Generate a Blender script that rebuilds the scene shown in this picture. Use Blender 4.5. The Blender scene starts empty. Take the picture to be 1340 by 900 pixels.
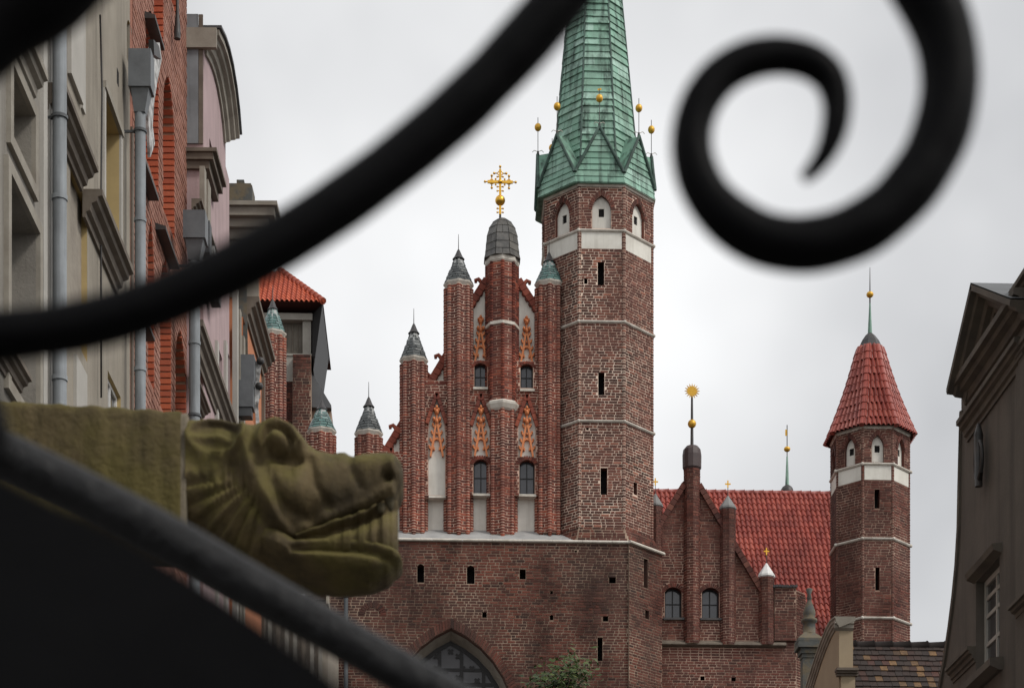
import bpy, math, random
from mathutils import Vector, Matrix
R_ = math.radians
random.seed(11)
sc = bpy.context.scene
COL = sc.collection

# ------------------------------------------------------------------ camera, sky, sun, exposure
FPX, HY, CXP, YAW, EYE = 2700.0, 1560.0, 670.0, R_(2.33), 1.0
cam_d = bpy.data.cameras.new('camera')
cam = bpy.data.objects.new('camera', cam_d); COL.objects.link(cam)
cam.location = (0, 0, EYE); cam.rotation_euler = (R_(90), 0, -YAW)
cam_d.sensor_width = 36.0; cam_d.lens = 36.0 * FPX / 1340.0
cam_d.shift_y = (HY - 450.0) / 1340.0
cam_d.clip_start = 0.05; cam_d.clip_end = 4000
cam_d.dof.use_dof = True; cam_d.dof.focus_distance = 72.0; cam_d.dof.aperture_fstop = 9.0
sc.camera = cam

SUN_EL, SUN_AZ = R_(46), R_(122)            # azimuth from +Y towards +X
w = bpy.data.worlds.new('World'); sc.world = w; w.use_nodes = True
nt = w.node_tree; nt.nodes.clear()
n_out = nt.nodes.new('ShaderNodeOutputWorld'); n_bg = nt.nodes.new('ShaderNodeBackground')
n_sky = nt.nodes.new('ShaderNodeTexSky'); n_sky.sky_type = 'NISHITA'; n_sky.sun_disc = False
n_sky.sun_elevation = SUN_EL; n_sky.sun_rotation = SUN_AZ; n_sky.air_density = 1.0; n_sky.dust_density = 3.0
n_tc = nt.nodes.new('ShaderNodeTexCoord'); n_no = nt.nodes.new('ShaderNodeTexNoise')
n_no.noise_dimensions = '4D'; n_no.inputs['W'].default_value = 150.7; n_no.inputs['Scale'].default_value = 2.0; n_no.inputs['Detail'].default_value = 5.0; n_no.inputs['Roughness'].default_value = 0.5
n_rp = nt.nodes.new('ShaderNodeValToRGB')
n_rp.color_ramp.elements[0].position = 0.34; n_rp.color_ramp.elements[0].color = (4.1, 4.13, 4.22, 1)
n_rp.color_ramp.elements[1].position = 0.58; n_rp.color_ramp.elements[1].color = (9.5, 9.5, 9.46, 1)
n_mx = nt.nodes.new('ShaderNodeMixRGB'); n_mx.inputs[0].default_value = 0.9
nt.links.new(n_tc.outputs['Generated'], n_no.inputs['Vector']); nt.links.new(n_no.outputs['Fac'], n_rp.inputs[0])
nt.links.new(n_sky.outputs[0], n_mx.inputs[1]); nt.links.new(n_rp.outputs[0], n_mx.inputs[2])
nt.links.new(n_mx.outputs[0], n_bg.inputs[0]); n_bg.inputs[1].default_value = 0.1
nt.links.new(n_bg.outputs[0], n_out.inputs[0])

sd = bpy.data.lights.new('sun', 'SUN'); sd.energy = 1.5; sd.angle = R_(11); sd.color = (1.0, 0.96, 0.9)
sun = bpy.data.objects.new('sun', sd); COL.objects.link(sun); sun.location = (10, -20, 60)
sdir = Vector((math.sin(SUN_AZ) * math.cos(SUN_EL), math.cos(SUN_AZ) * math.cos(SUN_EL), math.sin(SUN_EL)))
sun.rotation_euler = sdir.to_track_quat('Z', 'Y').to_euler()
sc.view_settings.view_transform = 'Standard'; sc.view_settings.look = 'None'
sc.view_settings.exposure = 0.25; sc.view_settings.gamma = 1.0; sc.view_settings.use_curve_mapping = False

# ------------------------------------------------------------------ surveying helpers (rays from the camera to known planes)
CA, SA = math.cos(YAW), math.sin(YAW)
def ray(px, py):
    cx = (px - CXP) / FPX; cz = (HY - py) / FPX
    return Vector((cx * CA + SA, CA - cx * SA, cz))
def PY(px, py, y):
    d = ray(px, py); k = y / d.y
    return Vector((d.x * k, y, EYE + d.z * k))
def PN(px, py, P0, N):                       # hit on a vertical plane through P0 with normal N
    d = ray(px, py); o = Vector((0, 0, EYE))
    k = (P0 - o).dot(N) / d.dot(N)
    return o + d * k

# ------------------------------------------------------------------ materials
MATS = {}
def nd(t, typ, **kw):
    n = t.nodes.new(typ)
    for k, v in kw.items(): setattr(n, k, v)
    return n
def mat(name, col, rough=0.8, col2=None, scale=3.0, var=0.5, bump=0.0, bscale=30.0, metal=0.0, spec=0.4,
        isl=None, objr=None, streak=None, island_amt=1.0, coat=0.0, moss=None, soot=None):
    """procedural material: base colour, noise blend to col2, random per island/object ramp, vertical streaks, bump"""
    m = bpy.data.materials.new(name); m.use_nodes = True; t = m.node_tree
    b = t.nodes['Principled BSDF']
    b.inputs['Roughness'].default_value = rough; b.inputs['Metallic'].default_value = metal
    b.inputs['Specular IOR Level'].default_value = spec; b.inputs['Coat Weight'].default_value = coat
    tc = nd(t, 'ShaderNodeNewGeometry'); L = t.links.new
    def rgb(c):
        n = nd(t, 'ShaderNodeRGB'); n.outputs[0].default_value = (*c, 1); return n.outputs[0]
    cur = rgb(col)
    ramp = isl or objr
    if ramp:
        rp = nd(t, 'ShaderNodeValToRGB'); rp.color_ramp.interpolation = 'LINEAR'
        el = rp.color_ramp.elements
        while len(el) < len(ramp): el.new(0.5)
        for i, c in enumerate(ramp):
            el[i].position = i / max(1, len(ramp) - 1); el[i].color = (*c, 1)
        if isl: L(tc.outputs['Random Per Island'], rp.inputs[0])
        else:
            oi = nd(t, 'ShaderNodeObjectInfo'); L(oi.outputs['Random'], rp.inputs[0])
        cur = rp.outputs[0]
    def noise(sca, det=5.0, vec=None, ro=0.6):
        n = nd(t, 'ShaderNodeTexNoise'); n.inputs['Scale'].default_value = sca
        n.inputs['Detail'].default_value = det; n.inputs['Roughness'].default_value = ro
        L(vec or tc.outputs['Position'], n.inputs['Vector']); return n.outputs['Fac']
    def mrange(f, a, bb, c=0.0, d=1.0):
        n = nd(t, 'ShaderNodeMapRange'); L(f, n.inputs[0])
        for i, v in zip((1, 2, 3, 4), (a, bb, c, d)): n.inputs[i].default_value = v
        return n.outputs[0]
    def mix(f, a, bb, mode='MIX'):
        n = nd(t, 'ShaderNodeMixRGB', blend_type=mode)
        if isinstance(f, float): n.inputs[0].default_value = f
        else: L(f, n.inputs[0])
        L(a, n.inputs[1]); L(bb, n.inputs[2]); return n.outputs[0]
    if col2:
        cur = mix(mrange(noise(scale), 0.38, 0.66, 0.0, var), cur, rgb(col2))
    if streak:
        mp = nd(t, 'ShaderNodeMapping'); mp.inputs['Scale'].default_value = (streak[1], streak[1], streak[1] * 0.08)
        L(tc.outputs['Position'], mp.inputs['Vector'])
        cur = mix(mrange(noise(1.0, 4.0, mp.outputs[0]), 0.48, 0.72, 0.0, streak[2]), cur, rgb(streak[0]))
    if moss:
        sp = nd(t, 'ShaderNodeSeparateXYZ'); L(tc.outputs['Normal'], sp.inputs[0])
        ad = nd(t, 'ShaderNodeMath', operation='ADD'); L(mrange(sp.outputs[2], -0.35, 0.75, 0.0, 0.6), ad.inputs[0])
        L(mrange(noise(moss[1], 6.0), 0.38, 0.62, 0.0, 0.75), ad.inputs[1])
        cur = mix(mrange(ad.outputs[0], 0.35, 0.85, 0.0, moss[2]), cur, rgb(moss[0]))
    if soot:
        mp = nd(t, 'ShaderNodeMapping'); mp.inputs['Scale'].default_value = (soot[0], soot[0], soot[0] * .4)
        L(tc.outputs['Position'], mp.inputs['Vector'])
        cur = mix(mrange(noise(1.0, 7.0, mp.outputs[0], .65), 0.47, 0.66, 0.0, soot[1]), cur, rgb((.3, .25, .23)), 'MULTIPLY')
    L(cur, b.inputs['Base Color'])
    if bump > 0:
        bp = nd(t, 'ShaderNodeBump'); bp.inputs['Strength'].default_value = bump; bp.inputs['Distance'].default_value = 0.02
        L(noise(bscale, 6.0), bp.inputs['Height']); L(bp.outputs[0], b.inputs['Normal'])
    MATS[name] = m; return m

mat('brick_tower', (.1, .05, .04), .85, (.17, .062, .048), 0.42, .6, .25, 60,
    isl=[(.028, .0135, .010), (.10, .035, .023), (.05, .020, .015), (.20, .064, .041), (.12, .042, .028), (.038, .017, .0125), (.36, .14, .09)], soot=(.55, 0.45))
mat('brick_gable', (.1, .05, .04), .8, (.05, .02, .018), 0.6, .6, .25, 60,
    isl=[(.08, .018, .012), (.25, .056, .032), (.15, .034, .021), (.40, .105, .058), (.09, .022, .015), (.30, .072, .041)], soot=(.55, 0.40))
mat('brick_low', (.1, .05, .04), .9, (.055, .034, .028), 0.3, .8, .25, 60,
    isl=[(.03, .013, .01), (.13, .037, .024), (.08, .025, .018), (.175, .05, .031), (.055, .021, .0155), (.145, .043, .028), (.19, .07, .046)], soot=(.55, 0.80))
mat('brick_chapel', (.1, .05, .04), .85, (.10, .05, .042), 0.5, .5, .25, 60,
    isl=[(.05, .017, .013), (.14, .040, .027), (.09, .028, .020), (.19, .056, .038), (.07, .023, .017), (.21, .078, .052)], soot=(.55, 0.70))
mat('mortar_tower', (.84, .68, .55), .95, (.36, .18, .13), 0.42, .7, .2, 50, soot=(.55, 0.45))
mat('mortar_gable', (.82, .61, .48), .95, (.24, .095, .065), 0.55, .75, .2, 50, soot=(.55, 0.40))
mat('mortar_low', (.40, .295, .22), .95, (.08, .037, .026), 0.36, 1.0, .2, 50, soot=(.55, 0.80))
mat('mortar_chapel', (.50, .35, .27), .95, (.12, .05, .036), 0.45, .9, .2, 50, soot=(.55, 0.70))
mat('mortar_plain', (.09, .045, .035), .95, (.14, .08, .06), 0.6, .7, .3, 20)
mat('white_plaster', (.74, .72, .655), .9, (.57, .54, .48), 1.6, .6, .15, 30, streak=((.36, .335, .29), 4.0, .35))
mat('limestone', (.66, .62, .55), .85, (.34, .30, .25), 3.0, .65, .2, 40)
mat('lead_ledge', (.34, .34, .335), .7, (.22, .22, .215), 1.5, .7, .15, 20, streak=((.46, .45, .43), 3.0, .4))
mat('lead_sheet', (.09, .088, .085), .55, (.19, .18, .165), 5.0, .6, .15, 25, metal=.3,
    objr=[(.055, .055, .055), (.1, .098, .095), (.07, .068, .065), (.15, .14, .125)])
mat('lead_dark', (.045, .043, .045), .5, (.10, .09, .085), 3.0, .5, .1, 20, metal=.3)
mat('lead_brown', (.075, .052, .05), .5, (.05, .037, .037), 3.0, .6, .1, 20)
mat('glass_dark', (.10, .10, .105), .5, (.13, .13, .135), 1.2, .6, spec=.12)
mat('copper', (.15, .30, .235), .75, (.15, .235, .185), 1.8, .7, .2, 14, metal=0.0,
    objr=[(.22, .41, .31), (.31, .51, .41), (.19, .36, .27), (.26, .46, .36), (.40, .59, .50), (.21, .40, .29)],
    streak=((.02, .032, .027), 5.0, 1.0))
mat('copper_dark', (.035, .055, .047), .8, (.08, .15, .12), 3.0, .6)
mat('gold', (.80, .46, .07), .32, (.62, .33, .04), 8.0, .6, metal=.85)
mat('gold_paint', (.74, .42, .05), .4, (.5, .27, .03), 12.0, .5, metal=.35)
mat('iron_rod', (.03, .03, .03), .5, (.08, .06, .05), 6.0, .4)
mat('black_iron', (.0022, .0022, .0026), .5, (.004, .004, .0045), 9.0, .7, .12, 45, spec=.06)
mat('black_sheet', (.0025, .0025, .003), .6, (.005, .005, .0055), 5.0, .7, .12, 25, spec=.06)
mat('rail_paint', (.005, .005, .0056), .42, (.012, .012, .013), 22.0, .8, .5, 70, spec=.22)
mat('terracotta', (.68, .25, .10), .7, (.50, .16, .065), 6.0, .6, .15, 40)
mat('glass', (.05, .052, .06), .12, (.085, .085, .095), 1.2, .6, .08, 3.0, spec=.6)
mat('glass_house', (.05, .05, .052), .15, (.09, .09, .095), 1.0, .6, spec=.6)
mat('window_frame', (.014, .013, .013), .6)
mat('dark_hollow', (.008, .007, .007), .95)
mat('cap_brick', (.1, .1, .1), .4, (.05, .055, .055), 2.0, .5, .15, 40,
    isl=[(.045, .052, .054), (.075, .085, .088), (.055, .062, .064), (.11, .125, .125), (.035, .04, .043)])
mat('cap_brick_green', (.1, .1, .1), .35, (.05, .08, .075), 2.0, .4, .15, 40,
    isl=[(.06, .14, .13), (.11, .22, .205), (.08, .17, .155), (.17, .29, .275), (.05, .10, .095)])
mat('cap_joint', (.42, .43, .42), .9, (.25, .26, .26), 3.0, .6)
mat('roof_tile', (.3, .07, .05), .45, (.25, .052, .042), 0.5, .5, .12, 30, spec=.45, soot=(.5, .45),
    isl=[(.31, .06, .042), (.38, .078, .053), (.25, .048, .037), (.42, .105, .073), (.34, .068, .048)])
mat('roof_tile_orange', (.4, .08, .04), .65, (.3, .06, .035), 0.8, .5, .2, 30,
    isl=[(.44, .085, .035), (.52, .11, .045), (.40, .075, .034), (.58, .135, .06)])
mat('roof_base', (.07, .02, .016), .9)
mat('shingle', (.1, .1, .1), .8, (.02, .014, .012), 14.0, .5, .25, 40,
    objr=[(.022, .015, .013), (.035, .022, .018), (.05, .026, .02), (.022, .016, .014), (.04, .026, .022), (.09, .036, .026), (.028, .019, .016), (.045, .03, .024), (.22, .125, .055), (.03, .02, .017), (.03, .021, .018)])
mat('shingle_base', (.018, .013, .012), .95)
mat('plaster_grey', (.26, .242, .212), .92, (.17, .155, .135), 1.6, .7, .35, 30, streak=((.12, .107, .09), 4.0, .6))
mat('plaster_cream', (.31, .278, .228), .92, (.235, .207, .167), 1.6, .65, .3, 30, streak=((.15, .13, .105), 4.0, .6))
mat('plaster_pale', (.44, .42, .385), .9, (.33, .315, .285), 1.5, .6, .15, 30)
mat('plaster_rough', (.24, .21, .175), .95, (.33, .295, .245), 2.6, .7, .7, 9)
mat('plaster_ochre', (.48, .36, .17), .9, (.36, .27, .13), 2.0, .6)
mat('trim_brown', (.115, .092, .072), .8, (.20, .17, .135), 3.0, .6, .15, 40)
mat('trim_stone', (.31, .285, .24), .85, (.18, .155, .125), 2.5, .65, .15, 40)
mat('red_render', (.36, .15, .10), .92, (.24, .10, .07), 2.4, .65, .9, 26)
mat('red_wall_brick', (.3, .1, .07), .9, (.17, .07, .05), 1.4, .6, .5, 40, isl=[(.30, .135, .09), (.36, .175, .125), (.26, .12, .085), (.40, .21, .16), (.33, .155, .11)])
mat('red_brick', (.5, .1, .05), .85, (.30, .07, .04), 4.0, .5, .2, 40,
    objr=[(.42, .09, .04), (.48, .115, .05), (.34, .075, .038), (.52, .15, .075)])
mat('red_joint', (.42, .30, .22), .95, (.3, .2, .15), 4.0, .5)
mat('pink_plaster', (.44, .325, .33), .9, (.35, .26, .262), 1.6, .65, .2, 30, streak=((.24, .185, .18), 3.5, .5))
mat('orange_plaster', (.50, .20, .10), .9, (.38, .15, .08), 1.6, .6, .2, 30)
mat('zinc', (.24, .26, .275), .5, (.14, .15, .16), 2.0, .65, .08, 20, metal=.3, streak=((.09, .095, .10), 7.0, .6))
mat('zinc_mid', (.15, .16, .17), .5, (.09, .095, .10), 4.0, .6, .1, 20, metal=.3)
mat('zinc_dark', (.06, .065, .07), .55, (.10, .105, .11), 3.0, .6, metal=.3)
mat('flaked_white', (.62, .62, .61), .8, (.10, .095, .09), 7.0, .95, .4, 15)
mat('white_paint', (.72, .71, .69), .6, (.55, .54, .51), 5.0, .5)
mat('dark_plaster', (.13, .112, .094), .92, (.085, .074, .063), 1.3, .7, .25, 30, streak=((.06, .052, .044), 3.5, .65))
mat('dark_trim', (.085, .072, .06), .8, (.16, .135, .10), 2.5, .55, .15, 40)
mat('dark_roof', (.11, .115, .12), .6, (.07, .07, .075), 2.0, .6)
mat('beige_plaster', (.36, .285, .19), .9, (.28, .22, .15), 1.6, .6, .12, 30)
mat('grey_stone', (.095, .10, .095), .85, (.05, .054, .05), 3.5, .6, .3, 22, moss=((.20, .14, .06), 4.0, .45))
mat('pale_stone', (.24, .24, .235), .85, (.20, .20, .195), 3.0, .6, .2, 22)
mat('tower_wood', (.17, .15, .125), .85, (.10, .088, .07), 2.0, .7, .2, 20, streak=((.07, .06, .05), 4.0, .5))
mat('tower_stone', (.33, .31, .275), .85, (.21, .195, .17), 1.6, .6, .2, 20)
mat('gargoyle_stone', (.12, .088, .041), .85, (.034, .025, .013), 7.0, .85, .3, 40, spec=.3, moss=((.10, .085, .016), 5.0, .6), streak=((.028, .021, .011), 9.0, .65))
mat('gargoyle_block', (.115, .088, .044), .9, (.055, .042, .02), 6.0, .75, .5, 45, spec=.2, streak=((.035, .028, .013), 26.0, .7), moss=((.10, .085, .02), 4.0, .5))
mat('joint_mortar', (.15, .125, .09), .95, (.17, .145, .1), 14.0, .6, .4, 40)
mat('tooth_stone', (.085, .07, .04), .9, (.04, .032, .018), 20.0, .6, .3, 60)
mat('leaf', (.06, .10, .02), .6, isl=[(.02, .035, .008), (.04, .07, .012), (.055, .09, .014), (.03, .05, .01), (.09, .12, .02)])
mat('bark', (.07, .05, .035), .95, (.04, .03, .02), 6.0, .6, .6, 20)
mat('paving', (.085, .08, .075), .9, (.05, .047, .045), 1.5, .6, .4, 8)
mat('ground', (.075, .07, .065), .95, (.05, .047, .044), .6, .6, .4, 4)
mat('terrace_stone', (.24, .22, .18), .9, (.16, .145, .115), 2.0, .6, .4, 20)

# ------------------------------------------------------------------ mesh builder
class MB:
    def __init__(s): s.v = []; s.f = []; s.m = []; s.s = []
    def add(s, pts, faces, m=0, smooth=False):
        o = len(s.v); s.v.extend([tuple(p) for p in pts])
        for f in faces:
            s.f.append(tuple(i + o for i in f)); s.m.append(m); s.s.append(smooth)
    def quad(s, a, b, c, d, m=0): s.add([a, b, c, d], [(0, 1, 2, 3)], m)
    def poly(s, pts, m=0): s.add(pts, [tuple(range(len(pts)))], m)
    def hexa(s, p, m=0):                      # 8 points: bottom ring 0-3, top ring 4-7
        s.add(p, [(3, 2, 1, 0), (4, 5, 6, 7), (0, 1, 5, 4), (1, 2, 6, 5), (2, 3, 7, 6), (3, 0, 4, 7)], m)
    def box(s, lo, hi, m=0):
        x0, y0, z0 = lo; x1, y1, z1 = hi
        s.hexa([(x0, y0, z0), (x1, y0, z0), (x1, y1, z0), (x0, y1, z0), (x0, y0, z1), (x1, y0, z1), (x1, y1, z1), (x0, y1, z1)], m)
    def fbox(s, F, t0, t1, z0, z1, d0, d1, m=0):   # box in a facade frame
        s.hexa([F(t0, z0, d0), F(t1, z0, d0), F(t1, z0, d1), F(t0, z0, d1), F(t0, z1, d0), F(t1, z1, d0), F(t1, z1, d1), F(t0, z1, d1)], m)
    def bar(s, F, p, q, wd, d0, d1, m=0):     # slanted bar in the facade plane
        a = Vector((p[0], p[1])); b = Vector((q[0], q[1])); n = (b - a).normalized(); n = Vector((-n.y, n.x)) * (wd / 2)
        c = [a - n, b - n, b + n, a + n]
        s.hexa([F(x.x, x.y, d0) for x in c] + [F(x.x, x.y, d1) for x in c], m)
    def fpoly(s, F, pts, d0, d1, m=0):        # polygon in the facade plane, extruded between two depths
        n = len(pts); o = [F(a, b, d0) for a, b in pts] + [F(a, b, d1) for a, b in pts]
        s.add(o, [tuple(range(n)), tuple(range(2 * n - 1, n - 1, -1))] + [(i, (i + 1) % n, n + (i + 1) % n, n + i) for i in range(n)], m)
    def lathe(s, cx, cy, prof, seg=16, phase=0.0, m=0, smooth=True, cap=True):
        pts = []; fs = []
        for r, z in prof:
            for k in range(seg):
                a = phase + 2 * math.pi * k / seg
                pts.append((cx + r * math.sin(a), cy - r * math.cos(a), z))
        for i in range(len(prof) - 1):
            for k in range(seg):
                k2 = (k + 1) % seg
                fs.append((i * seg + k, i * seg + k2, (i + 1) * seg + k2, (i + 1) * seg + k))
        s.add(pts, fs, m, smooth)
        if cap:
            o = len(s.v) - len(pts)
            for i in (0, len(prof) - 1):
                if prof[i][0] > 1e-4:
                    s.f.append(tuple(o + i * seg + k for k in range(seg))); s.m.append(m); s.s.append(False)
    def ball(s, c, r, m=0, seg=12, sz=1.0):
        n = seg // 2; s.lathe(c[0], c[1], [(max(1e-5, r * math.sin(math.pi * i / n)), c[2] - r * sz * math.cos(math.pi * i / n)) for i in range(n + 1)], seg, 0, m, True, False)
    def tube(s, path, rad, seg=10, m=0, smooth=True, flat=1.0):
        P = [Vector(p) for p in path]; n = len(P)
        rr = rad if isinstance(rad, (list, tuple)) else [rad] * n
        pts = []; up = None
        for i in range(n):
            d = (P[min(i + 1, n - 1)] - P[max(i - 1, 0)]).normalized()
            if up is None: up = Vector((0, 0, 1)) if abs(d.z) < .9 else Vector((0, -1, 0))
            a = d.cross(up).normalized(); up = a.cross(d).normalized()
            for k in range(seg):
                t = 2 * math.pi * k / seg
                pts.append(P[i] + a * math.cos(t) * rr[i] * flat + up * math.sin(t) * rr[i])
        fs = [(i * seg + k, i * seg + (k + 1) % seg, (i + 1) * seg + (k + 1) % seg, (i + 1) * seg + k) for i in range(n - 1) for k in range(seg)]
        s.add(pts, fs, m, smooth)
        o = len(s.v) - len(pts)
        for i in (0, n - 1): s.f.append(tuple(o + i * seg + k for k in range(seg))); s.m.append(m); s.s.append(False)
    def sweep(s, F, path, prof, m=0):
        """moulding: profile (out, down) swept along a path (t,z) in the facade plane"""
        n = len(path); k = len(prof); pts = []
        for i in range(n):
            a = Vector(path[max(i - 1, 0)]); b = Vector(path[min(i + 1, n - 1)]); d = (b - a).normalized()
            nr = Vector((-d.y, d.x))
            if nr.y < 0: nr = -nr
            if 0 < i < n - 1:
                d1 = (Vector(path[i]) - a).normalized(); c = max(.5, abs(d.dot(d1)))
            else: c = 1
            for o, v in prof:
                q = Vector(path[i]) + nr * (v / c); pts.append(F(q.x, q.y, -o))
        fs = [(i * k + j, i * k + (j + 1) % k, (i + 1) * k + (j + 1) % k, (i + 1) * k + j) for i in range(n - 1) for j in range(k)]
        fs += [tuple(range(k)), tuple((n - 1) * k + j for j in range(k - 1, -1, -1))]
        s.add(pts, fs, m)
    def build(s, name, mats, parent=None, kind=None):
        me = bpy.data.meshes.new(name); me.from_pydata(s.v, [], s.f)
        if not isinstance(mats, (list, tuple)): mats = [mats]
        for q in mats: me.materials.append(MATS[q])
        me.polygons.foreach_set('material_index', s.m); me.polygons.foreach_set('use_smooth', s.s); me.update()
        return put(name, me, parent, kind)
def put(name, me, parent=None, kind=None):
    o = bpy.data.objects.new(name, me); COL.objects.link(o)
    if parent:
        o.parent = parent
        if parent.type == 'EMPTY': o.matrix_parent_inverse = Matrix.Translation(-parent.location)
    if kind: o['kind'] = kind
    return o
def thing(name, label, cat, loc=(0, 0, 0), group=None):
    o = bpy.data.objects.new(name, None); COL.objects.link(o); o.location = loc; o.empty_display_size = .3
    o['label'] = label; o['category'] = cat
    if group: o['group'] = group
    return o
def tag(o, label, cat, group=None):
    o['label'] = label; o['category'] = cat
    if group: o['group'] = group
    return o

def frame(P0, T, N):
    P0 = Vector((P0[0], P0[1], 0)); T = Vector(T); N = Vector(N)
    return lambda t, z, d=0.0: P0 + T * t - N * d + Vector((0, 0, z))

# openings ------------------------------------------------------------
def OP(a, b, zb, zs, rise=0.0, kind='rect', depth=.2, splay=0.0, ring=0.0):
    return dict(a=a, b=b, zb=zb, zs=zs, rise=rise, kind=kind, depth=depth, splay=splay, ring=ring)
def arch_pts(o, grow=0.0, n=7):
    a, b, zs, rise = o['a'] - grow, o['b'] + grow, o['zs'], o['rise']
    w_ = (b - a) / 2; mid = (a + b) / 2
    if rise <= 0: return [(a, zs + grow), (b, zs + grow)]
    rise += grow * (1.35 if o['kind'] == 'pointed' else 1.0); pts = []
    if o['kind'] == 'pointed':
        r = (w_ * w_ + rise * rise) / (2 * w_)
        th = math.atan2(rise, w_ - r) if r > w_ else math.atan2(rise, w_ - r)
        th = math.acos(max(-1, min(1, (r - w_) / r)))
        L_ = [(a + r - r * math.cos(th * i / n), zs + r * math.sin(th * i / n)) for i in range(n + 1)]
        pts = L_ + [(2 * mid - x, z) for x, z in reversed(L_[:-1])]
    else:
        r = (w_ * w_ + rise * rise) / (2 * rise); th = math.asin(max(-1, min(1, w_ / r)))
        if rise > w_: th = math.pi - th
        for i in range(2 * n + 1):
            q = -th + 2 * th * i / (2 * n); pts.append((mid + r * math.sin(q), zs + rise - r + r * math.cos(q)))
    return pts
def op_poly(o, grow=0.0, n=7):
    p = arch_pts(o, grow, n); return [(o['a'] - grow, o['zb'])] + p + [(o['b'] + grow, o['zb'])]
def op_interval(o, z, grow=0.0):
    if z < o['zb'] - .01: return None
    p = arch_pts(o, grow, 10)
    if z <= o['zs']: return (o['a'] - .005, o['b'] + .005)
    top = max(q[1] for q in p)
    if z >= top: return None
    if o['rise'] <= 0: return (o['a'] - grow, o['b'] + grow)
    xs = []
    for (x0, z0), (x1, z1) in zip(p[:-1], p[1:]):
        if (z0 - z) * (z1 - z) <= 0 and abs(z1 - z0) > 1e-6: xs.append(x0 + (x1 - x0) * (z - z0) / (z1 - z0))
    return (min(xs), max(xs)) if len(xs) >= 2 else None
def facade(mb, F, t0, t1, z0, z1, ops, m=0, mr=None):
    """wall sheet with real openings and their reveals"""
    mr = m if mr is None else mr
    ts = sorted({t0, t1, *[o['a'] for o in ops], *[o['b'] for o in ops]}); ts = [t for t in ts if t0 <= t <= t1]
    tops = [max(p[1] for p in arch_pts(o)) for o in ops]
    zs = sorted({z0, z1, *[o['zb'] for o in ops], *tops}); zs = [z for z in zs if z0 <= z <= z1]
    for i in range(len(ts) - 1):
        for j in range(len(zs) - 1):
            tm = (ts[i] + ts[i + 1]) / 2; zm = (zs[j] + zs[j + 1]) / 2
            if any(o['a'] < tm < o['b'] and o['zb'] < zm < tp for o, tp in zip(ops, tops)): continue
            mb.quad(F(ts[i], zs[j]), F(ts[i + 1], zs[j]), F(ts[i + 1], zs[j + 1]), F(ts[i], zs[j + 1]), m)
    for o, tp in zip(ops, tops):
        p = arch_pts(o)
        if o['rise'] > 0:
            for (x0, y0), (x1, y1) in zip(p[:-1], p[1:]): mb.quad(F(x0, y0), F(x1, y1), F(x1, tp), F(x0, tp), m)
        out = op_poly(o); inn = op_poly(o, -o['splay']) if o['splay'] else out
        n = len(out)
        for i in range(n):
            k = (i + 1) % n
            mb.quad(F(*out[i]), F(*out[k]), F(inn[k][0], inn[k][1], o['depth']), F(inn[i][0], inn[i][1], o['depth']), mr)
CH, JT = .0965, .031
def subtract(iv, cut):
    out = []
    for a, b in iv:
        c, d = cut
        if d <= a or c >= b: out.append((a, b)); continue
        if c > a: out.append((a, c))
        if d < b: out.append((d, b))
    return out
def brick_box(mb, F, a, b, z0, z1, pr, m=0):
    if b - a < .035: return
    q = [F(a, z0, 0), F(b, z0, 0), F(b, z1, 0), F(a, z1, 0), F(a, z0, -pr), F(b, z0, -pr), F(b, z1, -pr), F(a, z1, -pr)]
    mb.add(q, [(4, 5, 6, 7), (0, 1, 5, 4), (1, 2, 6, 5), (2, 3, 7, 6), (3, 0, 4, 7)], m)
def lay(mb, F, t0, t1, z0, z1, ops=(), limit=None, skip=(), proud=.014, m=0, ch=CH, jt=JT, miss=.0):
    """courses of bricks in Gothic bond, cut round the openings"""
    n = int(round((z1 - z0) / ch)); ch = (z1 - z0) / max(1, n)
    for i in range(n):
        za = z0 + i * ch + jt / 2; zb = z0 + (i + 1) * ch - jt / 2; zm = (za + zb) / 2
        if any(a < zm < b for a, b in skip): continue
        iv = [(t0, t1)] if limit is None else ([limit(zm)] if limit(zm) else [])
        for o in ops:
            c = op_interval(o, zm, o['ring'])
            if c: iv = subtract(iv, c)
        for a, b in iv:
            if b - a < .04: continue
            x = a - random.choice((0, .09, .17, .26, .33)) - random.uniform(0, .05); k = random.randrange(3)
            while x < b:
                ln = (.30, .30, .15)[k % 3] * random.uniform(.93, 1.06); k += 1
                p, q = max(x, a) + jt / 2, min(x + ln, b) - jt / 2
                x += ln
                if random.random() < miss: continue
                dz = random.uniform(-.004, .004)
                brick_box(mb, F, p, q, za + dz, zb + dz, proud * random.uniform(.6, 1.35), m)
def arch_ring(mb, F, o, th, proud=.03, step=.11, m=0, jamb=False):
    n = 24; p = arch_pts(o, .004, n); q = arch_pts(o, th, n)
    def samp(pl, s):
        Ls = [0]
        for (x0, y0), (x1, y1) in zip(pl[:-1], pl[1:]): Ls.append(Ls[-1] + math.hypot(x1 - x0, y1 - y0))
        t = s * Ls[-1]
        for i in range(len(pl) - 1):
            if Ls[i + 1] >= t - 1e-9:
                f = (t - Ls[i]) / max(1e-9, Ls[i + 1] - Ls[i]); return (pl[i][0] + f * (pl[i + 1][0] - pl[i][0]), pl[i][1] + f * (pl[i + 1][1] - pl[i][1]))
        return pl[-1]
    tot = sum(math.hypot(b[0] - a[0], b[1] - a[1]) for a, b in zip(q[:-1], q[1:])); k = max(3, int(tot / step))
    for i in range(k):
        s0, s1 = (i + .11) / k, (i + .89) / k
        c = [samp(p, s0), samp(p, s1), samp(q, s1), samp(q, s0)]
        if c[2][0] - c[3][0] == 0 and c[2][1] == c[3][1]: continue
        mb.hexa([F(x, z, -.002) for x, z in c] + [F(x, z, -proud) for x, z in c], m)
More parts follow.
